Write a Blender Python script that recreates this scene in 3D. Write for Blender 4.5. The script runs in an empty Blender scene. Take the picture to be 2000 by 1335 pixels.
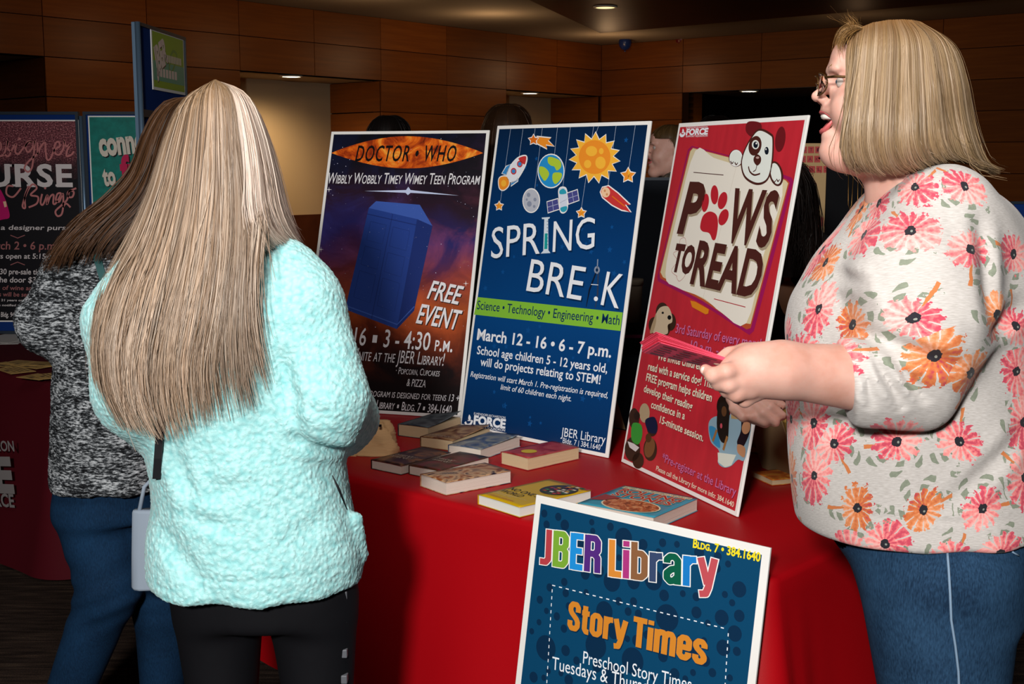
import bpy, bmesh, math, random
import numpy as np
from mathutils import Vector, Matrix
from mathutils.geometry import tessellate_polygon
random.seed(7); RNG = np.random.default_rng(7)
S = bpy.context.scene
COL = S.collection
# ------------------------------------------------------------------ camera, world, light, exposure
FOC, PITCH, CAMH = 2449.0, math.radians(7.95), 1.55
cd = bpy.data.cameras.new('camera'); cam = bpy.data.objects.new('camera', cd); COL.objects.link(cam)
cam.location = (0, 0, CAMH); cam.rotation_euler = (math.pi/2-PITCH, 0, 0)
cd.sensor_width = 36; cd.lens = FOC/2000*36; cd.clip_start = .05; cd.clip_end = 100
S.camera = cam
w = bpy.data.worlds.new('world'); S.world = w; w.use_nodes = True
w.node_tree.nodes['Background'].inputs[0].default_value = (1, .78, .6, 1)
w.node_tree.nodes['Background'].inputs[1].default_value = .1
def lamp(name, kind, loc, power, color=(1, 1, 1), aim=None, **kw):
    l = bpy.data.lights.new(name, kind); l.energy = power; l.color = color
    for k, v in kw.items(): setattr(l, k, v)
    o = bpy.data.objects.new(name, l); COL.objects.link(o); o.location = loc
    if aim is not None:
        o.rotation_euler = (Vector(aim)-Vector(loc)).to_track_quat('-Z', 'Y').to_euler()
    return o
lamp('camera_flash', 'SPOT', (-.55, -1.25, 2.3), 660, (1, .975, .94), aim=(.03, 3.2, 1.0),
     shadow_soft_size=.16, spot_size=math.radians(60), spot_blend=.6)
lamp('flash_ceiling_bounce', 'AREA', (-.3, 1.3, 3.12), 50, (1, .96, .92), aim=(.1, 2.6, .6), shape='DISK', size=1.3)
S.view_settings.view_transform = 'Standard'; S.view_settings.look = 'None'
S.view_settings.exposure = 0.0; S.view_settings.gamma = 1.0; S.view_settings.use_curve_mapping = False

# ------------------------------------------------------------------ measuring helpers (world metres)
def ray(x, y):
    u = (x-1000)/FOC; v = (667.5-y)/FOC
    return Vector((u, math.cos(PITCH)+v*math.sin(PITCH), -math.sin(PITCH)+v*math.cos(PITCH)))
EYE = Vector((0, 0, CAMH))
def onz(x, y, z=.74):
    r = ray(x, y); return EYE+r*((z-CAMH)/r.z)
def at(x, y, Y):
    r = ray(x, y); return EYE+r*(Y/r.y)

# ------------------------------------------------------------------ materials
def srgb(h):
    if isinstance(h, str):
        h = h.lstrip('#'); c = [int(h[i:i+2], 16)/255 for i in (0, 2, 4)]
    else: c = list(h)
    return tuple(x/12.92 if x <= .04045 else ((x+.055)/1.055)**2.4 for x in c)+(1,)
MATS = {}
class NT:
    def __init__(s, m): s.t = m.node_tree; s.n = s.t.nodes
    def add(s, typ, ins=None, **kw):
        o = s.n.new(typ)
        for k, v in kw.items(): setattr(o, k, v)
        for k, v in (ins or {}).items():
            if isinstance(v, bpy.types.NodeSocket): s.t.links.new(v, o.inputs[k])
            else: o.inputs[k].default_value = v
        return o
    def math(s, op, a, b=0.0, c=None):
        o = s.add('ShaderNodeMath', {0: a, 1: b}, operation=op)
        if c is not None:
            if isinstance(c, bpy.types.NodeSocket): s.t.links.new(c, o.inputs[2])
            else: o.inputs[2].default_value = c
        return o.outputs[0]
    def mix(s, fac, a, b):
        o = s.add('ShaderNodeMix', {0: fac, 6: a, 7: b}, data_type='RGBA'); return o.outputs[2]
    def ramp(s, fac, stops, interp='LINEAR'):
        o = s.add('ShaderNodeValToRGB', {0: fac}); r = o.color_ramp; r.interpolation = interp
        while len(r.elements) < len(stops): r.elements.new(.5)
        for e, (p, c) in zip(r.elements, stops): e.position = p; e.color = c
        return o.outputs[0]
def mat(name, col, rough=.6, spec=.3, metal=0, sheen=0, sss=0, emit=0, trans=0, bump=None, vary=None, node=None):
    """bump=(scale,strength,distance[,stretch xyz]); vary=(scale,amount[,stretch])"""
    if name in MATS: return MATS[name]
    m = bpy.data.materials.new(name); m.use_nodes = True; MATS[name] = m
    b = m.node_tree.nodes['Principled BSDF']; N = NT(m)
    c = srgb(col); b.inputs['Base Color'].default_value = c
    m.diffuse_color = c
    b.inputs['Roughness'].default_value = rough; b.inputs['Specular IOR Level'].default_value = spec
    b.inputs['Metallic'].default_value = metal
    if sheen: b.inputs['Sheen Weight'].default_value = sheen; b.inputs['Sheen Roughness'].default_value = .5
    if sss:
        b.inputs['Subsurface Weight'].default_value = sss; b.inputs['Subsurface Radius'].default_value = (1, .35, .2)
        b.inputs['Subsurface Scale'].default_value = .008
    if emit: b.inputs['Emission Color'].default_value = c; b.inputs['Emission Strength'].default_value = emit
    if trans: b.inputs['Transmission Weight'].default_value = trans; b.inputs['IOR'].default_value = 1.45
    tc = N.add('ShaderNodeTexCoord').outputs['Object']
    def noise(scale, stretch=None, detail=4):
        v = tc
        if stretch: v = N.add('ShaderNodeMapping', {0: tc, 3: stretch}).outputs[0]
        return N.add('ShaderNodeTexNoise', {'Vector': v, 'Scale': scale, 'Detail': detail}).outputs[0]
    if vary:
        n = noise(vary[0], vary[2] if len(vary) > 2 else None, 5)
        d = tuple(x*(1-vary[1]) for x in c[:3])+(1,); l = tuple(min(1, x*(1+vary[1]*.8)) for x in c[:3])+(1,)
        N.t.links.new(N.ramp(n, [(.3, d), (.7, l)]), b.inputs['Base Color'])
    if bump:
        n = noise(bump[0], bump[3] if len(bump) > 3 else None)
        bp = N.add('ShaderNodeBump', {'Height': n, 'Strength': bump[1], 'Distance': bump[2]})
        N.t.links.new(bp.outputs[0], b.inputs['Normal'])
    if node: node(N, b, tc)
    return m
# ------------------------------------------------------------------ object helpers
def link(o, parent=None):
    COL.objects.link(o)
    if parent is not None: o.parent = parent
    return o
def tag(o, label=None, cat=None, group=None, kind=None):
    if label: o['label'] = label
    if cat: o['category'] = cat
    if group: o['group'] = group
    if kind: o['kind'] = kind
    return o
def empty(name, loc=(0, 0, 0), label=None, cat=None, group=None, matrix=None):
    o = bpy.data.objects.new(name, None); o.empty_display_size = .05; COL.objects.link(o)
    if matrix is not None: o.matrix_world = matrix
    else: o.location = loc
    return tag(o, label, cat, group)
class MB:
    """collects geometry with materials, builds one mesh object"""
    def __init__(s): s.v = []; s.f = []; s.m = []; s.mats = []; s.sm = []
    def mi(s, m):
        if m not in s.mats: s.mats.append(m)
        return s.mats.index(m)
    def add(s, vs, fs, m, smooth=False):
        b = len(s.v); k = s.mi(m); s.v += [tuple(v) for v in vs]
        s.f += [tuple(i+b for i in f) for f in fs]; s.m += [k]*len(fs); s.sm += [smooth]*len(fs)
        return s
    def box(s, lo, hi, m, M=None):
        x0, y0, z0 = lo; x1, y1, z1 = hi
        vs = [Vector(p) for p in ((x0,y0,z0),(x1,y0,z0),(x1,y1,z0),(x0,y1,z0),(x0,y0,z1),(x1,y0,z1),(x1,y1,z1),(x0,y1,z1))]
        if M is not None: vs = [M @ v for v in vs]
        return s.add(vs, [(0,3,2,1),(4,5,6,7),(0,1,5,4),(1,2,6,5),(2,3,7,6),(3,0,4,7)], m)
    def tube(s, pts, r, m, n=8, cap=True):
        pts = [Vector(p) for p in pts]; rs = r if hasattr(r, '__len__') else [r]*len(pts)
        vs = []; fs = []; up = None
        for i, p in enumerate(pts):
            t = (pts[min(i+1, len(pts)-1)]-pts[max(i-1, 0)]).normalized()
            if up is None: up = t.orthogonal().normalized()
            up = (up-t*up.dot(t)); up = up.normalized() if up.length > 1e-6 else t.orthogonal().normalized()
            sd = t.cross(up)
            for k in range(n):
                a = 2*math.pi*k/n; vs.append(p+(up*math.cos(a)+sd*math.sin(a))*rs[i])
        for i in range(len(pts)-1):
            for k in range(n): fs.append((i*n+k, i*n+(k+1)%n, (i+1)*n+(k+1)%n, (i+1)*n+k))
        if cap: fs.append(tuple(range(n-1, -1, -1))); fs.append(tuple((len(pts)-1)*n+k for k in range(n)))
        return s.add(vs, fs, m, True)
    def lathe(s, prof, m, c=(0, 0, 0), n=32, sx=1, sy=1):
        vs = []; fs = []
        for r, z in prof:
            for k in range(n):
                a = 2*math.pi*k/n; vs.append((c[0]+r*sx*math.cos(a), c[1]+r*sy*math.sin(a), c[2]+z))
        for i in range(len(prof)-1):
            for k in range(n): fs.append((i*n+k, i*n+(k+1)%n, (i+1)*n+(k+1)%n, (i+1)*n+k))
        fs.append(tuple(range(n-1, -1, -1))); fs.append(tuple((len(prof)-1)*n+k for k in range(n)))
        return s.add(vs, fs, m, True)
    def ball(s, c, r, m, n=16, h=10, R=None):
        r = r if hasattr(r, '__len__') else (r, r, r); vs = []; fs = []
        for i in range(h+1):
            p = math.pi*i/h
            for k in range(n):
                a = 2*math.pi*k/n; v = Vector((r[0]*math.sin(p)*math.cos(a), r[1]*math.sin(p)*math.sin(a), -r[2]*math.cos(p)))
                if R is not None: v = R @ v
                vs.append(Vector(c)+v)
        for i in range(h):
            for k in range(n): fs.append((i*n+k, i*n+(k+1)%n, (i+1)*n+(k+1)%n, (i+1)*n+k))
        return s.add(vs, fs, m, True)
    def build(s, name, parent=None, bevel=0, local=False):
        me = bpy.data.meshes.new(name); me.from_pydata(s.v, [], s.f)
        for m in s.mats: me.materials.append(m)
        me.polygons.foreach_set('material_index', s.m); me.polygons.foreach_set('use_smooth', s.sm); me.update()
        o = bpy.data.objects.new(name, me); link(o, parent)
        if bevel:
            b = o.modifiers.new('bevel', 'BEVEL'); b.width = bevel; b.segments = 2; b.limit_method = 'ANGLE'
        return o

# ------------------------------------------------------------------ the hall
DL = Vector((.646, .763, 0)); DR = Vector((.763, -.646, 0))      # directions of the two far walls
ZT, ZS, ROW = 3.2, 2.51, .345
CORN = onz(1175, 88, ZT); CORN.z = 0
def wood_nodes(N, b, tc):
    inf = N.add('ShaderNodeObjectInfo').outputs['Random']
    sh = N.add('ShaderNodeCombineXYZ', {0: N.math('MULTIPLY', inf, 37.0), 1: N.math('MULTIPLY', inf, 11.0), 2: 0.0}).outputs[0]
    v = N.add('ShaderNodeVectorMath', {0: tc, 1: sh}, operation='ADD').outputs[0]
    v = N.add('ShaderNodeMapping', {0: v, 3: (.7, .7, 14)}).outputs[0]
    n = N.add('ShaderNodeTexNoise', {'Vector': v, 'Scale': 2.2, 'Detail': 6.0, 'Distortion': .3}).outputs[0]
    c = N.ramp(n, [(.25, srgb('#7e4212')), (.5, srgb('#8a4a16')), (.75, srgb('#96541a'))])
    dk = N.add('ShaderNodeMapRange', {0: inf, 3: .7, 4: 1.1}).outputs[0]
    c = N.add('ShaderNodeVectorMath', {0: c, 3: dk}, operation='SCALE').outputs[0]
    N.t.links.new(c, b.inputs['Base Color'])
WOOD = mat('panel_wood', '#8a4e20', .38, .35, node=wood_nodes)
DARKWOOD = mat('ceiling_wood', '#4a2413', .5, .2, vary=(3, .3, (1, 9, 1)))
PLAS = mat('plaster', '#a79c8c', .9, .1, bump=(60, .2, .002))
TAN = mat('tan_wall', '#b7a180', .9, .1, bump=(80, .2, .002))
BLACKJ = mat('joint_dark', '#2a160b', .8, .1)
BLACKC = mat('black_curtain', '#0b090a', .9, .05)
def carpet_nodes(N, b, tc):
    n1 = N.add('ShaderNodeTexNoise', {'Vector': N.add('ShaderNodeMapping', {0: tc, 3: (1, 9, 1)}).outputs[0], 'Scale': 6.0, 'Detail': 5.0}).outputs[0]
    n2 = N.add('ShaderNodeTexNoise', {'Vector': tc, 'Scale': 260.0, 'Detail': 2.0}).outputs[0]
    f = N.math('ADD', N.math('MULTIPLY', n1, .6), N.math('MULTIPLY', n2, .4))
    N.t.links.new(N.ramp(f, [(.4, srgb('#211a17')), (.55, srgb('#3a2e28')), (.7, srgb('#5a4a3c'))]), b.inputs['Base Color'])
    N.t.links.new(N.add('ShaderNodeBump', {'Height': n2, 'Strength': .8, 'Distance': .004}).outputs[0], b.inputs['Normal'])
CARPET = mat('carpet', '#3a2e28', .95, .05, node=carpet_nodes)
def basis(o, ex, ez=Vector((0, 0, 1))):
    ex = ex.normalized(); ey = ez.cross(ex)
    M = Matrix((ex, ey, ez)).transposed().to_4x4(); M.translation = o; return M
f = MB(); f.box((-16, -4, -.1), (16, 24, 0), CARPET); tag(f.build('floor'), kind='structure')
def wall_t(px, base, d):           # distance along a wall at which it crosses image column px
    k = (px-1000)/FOC
    # ray dir at horizon (x=k, y=cosP, z): use tan in ground plane
    g = k/ (math.cos(PITCH)+ (667.5-325)/FOC*math.sin(PITCH))
    return (g*base.y-base.x)/(d.x-g*d.y)
def panel_wall(name, M, x0, x1, rows, cols, holes, thick=.12, zt=ZT):
    """backing wall in local frame (x along, -y towards the room), wood panels as parts. holes: list (x0,x1) below the soffit"""
    b = MB()
    b.box((x0, 0.02, ZS), (x1, thick+.02, zt), BLACKJ)
    xs = [x0]
    for h0, h1 in holes: b.box((xs[-1], .02, 0), (h0, thick+.02, ZS), BLACKJ); xs.append(h1)
    b.box((xs[-1], .02, 0), (x1, thick+.02, ZS), BLACKJ)
    wobj = b.build(name); wobj.matrix_world = M; tag(wobj, kind='structure')
    g = .004
    for i in range(len(cols)-1):
        c0, c1 = cols[i], cols[i+1]
        for j in range(len(rows)-1):
            z1, z0 = rows[j], rows[j+1]
            if z1 <= ZS+.01 and any(h0-.02 <= (c0+c1)/2 <= h1+.02 for h0, h1 in holes): continue
            p = MB(); p.box((c0+g, 0, z0+g), (c1-g, .02, z1-g), WOOD); p.build('wood_panel', wobj)
    return wobj
tl = lambda px: wall_t(px, CORN, DL)
ML = basis(CORN, DL)
colpx = [-260, -90, 98, 298, 475, 619, 747, 874, 989, 1087]
rows = [ZT-ROW*k for k in range(8)]+[.45, 0.0]
H1, H2, H3 = (tl(-260), tl(98)), (tl(475), tl(747)), (tl(989), -.03)
cols = [tl(c) for c in colpx]+[0]
wl = panel_wall('wall_left', ML, cols[0], 0, rows, cols, [H1, H2, H3])
def niche(n, M, h, depth, far_return=True):
    t = MB(); t.box((h[0]-.02, depth, 1.0), (h[1]+.02, depth+.08, ZS+.1), TAN)
    t.box((h[0]-.02, depth-.03, 0), (h[1]+.02, depth+.08, 1.0), DARKWOOD)
    o = t.build('wall_niche'); o.matrix_world = M; tag(o, kind='structure')
    s = MB(); s.box((h[0], .02, ZS), (h[1], depth+.05, ZS+.06), PLAS); o2 = s.build('trim_soffit', o); 
    for x in ((h[1]-.001, h[1]+.06), (h[0]-.06, h[0]+.001)):
        for k in range(3, len(rows)):
            z1 = rows[k-1]; z0 = rows[k]
            p = MB(); p.box((x[0], .025, z0+.006), (x[1], depth, z1-.006), WOOD); p.build('wood_panel', o)
    return o
DEP = .86
for i, h in enumerate((H1, H2, H3)): niche(i, ML, h, DEP)
# right-hand far wall with the dark stage opening
MR = basis(CORN, DR)
tr = lambda px: wall_t(px, CORN, DR)
rc = [0, tr(1330)]+[tr(1330)+1.15*k for k in range(1, 12)]
SO = (tr(1341), tr(1850))
panel_wall('wall_right', MR, 0, rc[-1], rows, rc, [SO])
t = MB(); t.box((SO[0]-4, 1.9, 0), (SO[1]+3, 2.0, 3), BLACKC)
for k in range(60):                                   # curtain folds
    x = SO[0]+k*(SO[1]+2-SO[0])/60; t.tube([(x, 1.86, 0), (x, 1.86, 3)], .06, BLACKC, 8)
cb = t.build('wall_stage'); cb.matrix_world = MR; tag(cb, kind='structure')
s = MB(); s.box((SO[0], .02, ZS), (SO[1], 1.9, ZS+.06), PLAS); s.build('trim_soffit', cb)
p = MB(); p.box((SO[0]-.06, .025, 0), (SO[0], .35, ZS), WOOD); p.build('wood_panel', cb)
# ceiling: plaster with a dropped dark-wood centre
c = MB(); c.box((-16, -4, ZT), (16, 24, ZT+.1), PLAS); ce = c.build('ceiling'); tag(ce, kind='structure')
A = onz(1172, 63, ZT-.02); Bp = onz(1040, 1, ZT-.02); A.z = Bp.z = 0
q = [Bp+(Bp-A).normalized()*9, Bp+(Bp-A)*.2, A, A+DR*14, A+DR*14-DL*12]
c = MB(); vs = [Vector((v.x, v.y, ZT-.03)) for v in q]+[Vector((v.x, v.y, ZT-.001)) for v in q]; n_ = len(q)
c.add(vs, [tuple(range(n_-1, -1, -1)), tuple(range(n_, 2*n_))]+[(i, (i+1) % n_, (i+1) % n_+n_, i+n_) for i in range(n_)], DARKWOOD)
c.build('wood_ceiling_panel', ce)
for nm, lo, hi in (('wall_near', (-16, -4.1, 0), (16, -4, 3.3)), ('wall_side_left', (-16.1, -4, 0), (-16, 24, 3.3)), ('wall_side_right', (16, -4, 0), (16.1, 24, 3.3)), ('wall_far', (-16, 24, 0), (16, 24.1, 3.3))):
    b_ = MB(); b_.box(lo, hi, TAN); tag(b_.build(nm), kind='structure')
LENS = mat('lamp_lens', (1, .93, .78), emit=9)
TRIM = mat('lamp_trim', '#d8d2c4', .4)
def downlight(px, py, z, label, power, lens=LENS):
    c = onz(px, py, z); e = empty('recessed_ceiling_light', c, label, 'light', 'recessed ceiling lights')
    m = MB(); m.lathe([(.125, 0), (.125, -.008), (.1, -.014), (.098, -.004)], TRIM, n=32); m.build('trim_ring', e)
    m = MB(); m.lathe([(.001, -.012), (.097, -.01), (.097, -.004)], lens, n=32); m.build('lens', e)
    l = lamp('downlight_beam', 'SPOT', (c.x, c.y, c.z-.05), power, (1, .72, .42), aim=(c.x, c.y, 0), shadow_soft_size=.08, spot_size=math.radians(160), spot_blend=1.0)
    return e
downlight(569, 148, ZS-.001, 'glowing round light in the soffit above the tan alcove left of the posters', 110)
downlight(1035, 181, ZS-.001, 'glowing round light in the soffit above the blue poster', 70)
downlight(1463, 177, ZS-.001, 'glowing round light in the soffit over the dark stage opening above the red poster', 14)
downlight(1182, 13, ZT-.032, 'dimmer round light set in the dark wooden ceiling', 60, mat('lamp_lens_dim', (1, .88, .62), emit=1.6))
for px, off, pw in ((1075, .9, 4), (810, 1.2, 6.5), (560, 1.3, 3.6), (330, 1.4, 4), (60, 1.4, 4.5)):
    b_ = CORN+DL*tl(px)+Vector((.763, -.646, 0))*off
    lamp('wall_washer', 'POINT', (b_.x, b_.y, ZT-.4), pw, (1, .62, .32), shadow_soft_size=.1)
for k in (1.0, 4.2, 7.0):
    b_ = CORN+DR*k+Vector((-.646, -.763, 0))*1.0
    lamp('wall_washer', 'POINT', (b_.x, b_.y, ZT-.5), 1.2, (1, .58, .3), shadow_soft_size=.1)
# balloons at the top of the far right wall
for px, py, col, lab in ((1221, 80, '#16306e', 'dark blue balloon end peeking over the top of the wood wall'), (1331, 74, '#6e1212', 'dark red balloon end peeking over the top of the wood wall')):
    c = at(px, py, CORN.y-.75); e = empty('balloon', (c.x, c.y, c.z-.02), lab, 'balloon')
    m = MB(); m.ball((0, 0, 0), (.085, .085, .1), mat('balloon_'+col, col, .3, .5)); m.build('envelope', e)
    m = MB(); m.lathe([(.004, -.1), (.014, -.118), (.002, -.119)], mat('balloon_'+col, col), n=10); m.build('knot', e)

# ------------------------------------------------------------------ the tables
TD = Vector((-.746, .666, 0)); TN = Vector((.666, .746, 0))          # along the front edge (to the left), towards the back
TC = Vector((.509, 2.391, 0)); TL_, TDEP, TZ = 2.25, .965, .74
def cloth_nodes(c1, c2):
    def fn(N, b, tc):
        n = N.add('ShaderNodeTexNoise', {'Vector': tc, 'Scale': 900.0, 'Detail': 2.0}).outputs[0]
        N.t.links.new(N.add('ShaderNodeBump', {'Height': n, 'Strength': .25, 'Distance': .0008}).outputs[0], b.inputs['Normal'])
    return fn
RED = mat('red_cloth', '#ac0410', .5, .25, node=cloth_nodes(0, 0))
MAROON = mat('maroon_cloth', '#4a0c16', .75, .1, node=cloth_nodes(0, 0))
def draped(name, M, L, D, z, material, flare=.06, hem=.06, amp=.018, seed=1, corner_fold=True):
    """a cloth over a rectangular table: top + skirt with folds, local frame: x 0..L along front, y 0..D back"""
    rr = random.Random(seed)
    R = .035; pts = []
    per = []                              # perimeter samples (pos, outward, s)
    step = .02
    def seg(a, b, nrm):
        n = max(2, int((Vector(b)-Vector(a)).length/step))
        for i in range(n): per.append((Vector(a).lerp(Vector(b), i/n), Vector(nrm)))
    def arc(c, a0):
        for i in range(10):
            a = a0+math.pi/2*i/10; d = Vector((math.cos(a), math.sin(a), 0)); per.append((Vector(c)+d*R, d))
    seg((R, 0, 0), (L-R, 0, 0), (0, -1, 0)); arc((L-R, R, 0), -math.pi/2)
    seg((L, R, 0), (L, D-R, 0), (1, 0, 0)); arc((L-R, D-R, 0), 0)
    seg((L-R, D, 0), (R, D, 0), (0, 1, 0)); arc((R, D-R, 0), math.pi/2)
    seg((0, D-R, 0), (0, R, 0), (-1, 0, 0)); arc((R, R, 0), math.pi)
    n = len(per); prof = [(-.03, 0), (-.008, -.0005), (.002, -.004), (.006, -.015), (.008, -.05)]
    for k in range(1, 15): prof.append((.008+flare*(k/14)**1.2, -.05-(z-hem-.05)*k/14))
    ph = [rr.uniform(0, 6) for _ in range(8)]; s = 0; cs = []
    for i in range(n): cs.append(s); s += (per[(i+1) % n][0]-per[i][0]).length
    verts = []; faces = []
    corners = [Vector((0, 0, 0)), Vector((L, 0, 0)), Vector((L, D, 0)), Vector((0, D, 0))]
    for j, (o, dz) in enumerate(prof):
        dep = max(0, (-dz-.04)/(z-hem))
        for i, (p, d) in enumerate(per):
            u = cs[i]
            w_ = (math.sin(u*9+ph[0]+1.2*math.sin(u*2.3+ph[1]))*.5+math.sin(u*17+ph[2])*.25+math.sin(u*4.1+ph[3])*.5)
            dc = min((p-c).length for c in corners); cf = 0
            if corner_fold: cf = math.exp(-(dc/.13)**2)*(.028*dep+.012*math.sin(dc*70)*dep)
            verts.append(p+d*(o+amp*dep*w_+cf)+Vector((0, 0, z+dz+(.006*math.sin(u*3+ph[4]) if j == len(prof)-1 else 0))))
        if j:
            for i in range(n): faces.append(((j-1)*n+i, j*n+i, j*n+(i+1) % n, (j-1)*n+(i+1) % n))
    verts.append(Vector((L/2, D/2, z))); cc = len(verts)-1
    m = MB(); m.add(verts, faces, material, True)
    m.add(verts[:n]+[verts[-1]], [(i, (i+1) % n, n) for i in range(n)], material, False)
    o = m.build(name); o.matrix_world = M
    return o
def folding_table(M, L, D, z, label):
    e = empty('folding_table', label=label, cat='table', matrix=M)
    top = mat('table_top', '#b8b4a8', .5); leg = mat('table_leg', '#55565a', .4, metal=.7)
    m = MB(); m.box((.012, .012, z-.035), (L-.012, D-.012, z-.003), top); m.build('tabletop', e, .005)
    for x in (.2, L-.2):
        for y in (.1, D-.1):
            m = MB(); m.tube([(x, y, 0), (x, y, z-.035)], .014, leg); m.build('leg', e)
        m = MB(); m.tube([(x, .1, .25), (x, D-.1, .25)], .01, leg); m.build('crossbar', e)
    return e
FL = TC+TD*TL_; MT = basis(FL, -TD)
folding_table(MT, TL_, TDEP, TZ, 'long folding table hidden under the bright red cloth')
tag(draped('tablecloth', MT, TL_, TDEP, TZ+.001, RED, seed=3, hem=.17), 'bright red satin tablecloth hanging almost to the floor under the posters and books', 'tablecloth')
# left, maroon table
LC = Vector((-1.71, 4.65, 0)); ML2 = basis(LC+TD*2.4, -TD)
folding_table(ML2, 2.4, .9, TZ, 'long folding table hidden under the maroon cloth at the far left')
mcl = draped('tablecloth', ML2, 2.4, .9, TZ+.001, MAROON, flare=.12, hem=.02, amp=.01, seed=5, corner_fold=False)
tag(mcl, 'dark maroon tablecloth with grey lettering on the table at the far left', 'tablecloth')

# ------------------------------------------------------------------ flat print: lettering and drawings in a local frame
def glyphs(body, offset=0, shear=0, sc=0, space=1.0):
    cu = bpy.data.curves.new('t', 'FONT'); cu.body = body; cu.size = 1; cu.offset = offset; cu.shear = shear; cu.resolution_u = 3
    cu.space_character = space
    if sc:
        cu.small_caps_scale = sc
        for i, ch in enumerate(body):
            if ch.islower(): cu.body_format[i].use_small_caps = True
    o = bpy.data.objects.new('t', cu); me = bpy.data.meshes.new_from_object(o)
    vs = np.zeros(len(me.vertices)*3); me.vertices.foreach_get('co', vs); vs = vs.reshape(-1, 3)
    fs = [tuple(p.vertices) for p in me.polygons]
    bpy.data.objects.remove(o); bpy.data.curves.remove(cu); bpy.data.meshes.remove(me)
    return vs, fs
_h = glyphs('H')[0]; CAP = _h[:, 1].max()-_h[:, 1].min()
HEAVY = {'J': (.33, [[(.24, 1), (.24, .18), (.17, .09), (.0, .09)]]), 'B': (.46, [[(.09, 0), (.09, 1)], [(.09, .92), (.3, .92), (.37, .83), (.37, .63), (.3, .53), (.09, .53)], [(.3, .53), (.37, .44), (.37, .18), (.3, .08), (.09, .08)]]),
 'E': (.37, [[(.09, 0), (.09, 1)], [(.09, .92), (.37, .92)], [(.09, .52), (.34, .52)], [(.09, .08), (.37, .08)]]), 'R': (.46, [[(.09, 0), (.09, 1)], [(.09, .92), (.3, .92), (.37, .83), (.37, .6), (.3, .5), (.09, .5)], [(.28, .5), (.37, .4), (.38, 0)]]),
 'L': (.35, [[(.09, 0), (.09, 1)], [(.09, .08), (.35, .08)]]), 'i': (.18, [[(.09, 0), (.09, .76)], [(.09, .85), (.09, 1)]]), 'b': (.45, [[(.09, 0), (.09, 1)], [(.09, .7), (.28, .7), (.36, .62), (.36, .16), (.28, .08), (.09, .08)]]),
 'r': (.33, [[(.09, 0), (.09, .77)], [(.09, .56), (.2, .68), (.33, .69)]]), 'a': (.45, [[(.09, .54), (.09, .63), (.17, .71), (.28, .71), (.36, .62), (.36, 0)], [(.36, .42), (.2, .38), (.09, .28), (.09, .15), (.17, .07), (.27, .1), (.36, .2)]]),
 'y': (.48, [[(.07, .77), (.24, .1)], [(.41, .77), (.26, .02), (.2, -.14), (.05, -.16)]]), 'S': (.46, [[(.37, .66), (.37, .82), (.3, .92), (.16, .92), (.09, .82), (.09, .7), (.14, .6), (.32, .42), (.37, .32), (.37, .18), (.3, .08), (.16, .08), (.09, .18), (.09, .34)]]),
 't': (.3, [[(.14, .95), (.14, .16), (.2, .07), (.3, .07)], [(.02, .7), (.3, .7)]]), 'o': (.45, [[(.09, .16), (.17, .07), (.28, .07), (.36, .16), (.36, .62), (.28, .71), (.17, .71), (.09, .62), (.09, .16)]]), 'T': (.44, [[(.22, 0), (.22, 1)], [(0, .92), (.44, .92)]]),
 'm': (.68, [[(.09, 0), (.09, .77)], [(.09, .6), (.18, .7), (.28, .7), (.34, .6), (.34, 0)], [(.34, .6), (.43, .7), (.53, .7), (.59, .6), (.59, 0)]]), 'e': (.45, [[(.36, .26), (.36, .16), (.28, .07), (.17, .07), (.09, .16), (.09, .62), (.17, .71), (.28, .71), (.36, .62), (.36, .4), (.09, .4)]]),
 's': (.43, [[(.34, .52), (.34, .62), (.27, .71), (.16, .71), (.09, .62), (.09, .54), (.14, .46), (.29, .33), (.34, .24), (.34, .16), (.27, .07), (.16, .07), (.09, .16), (.09, .27)]])}
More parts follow.
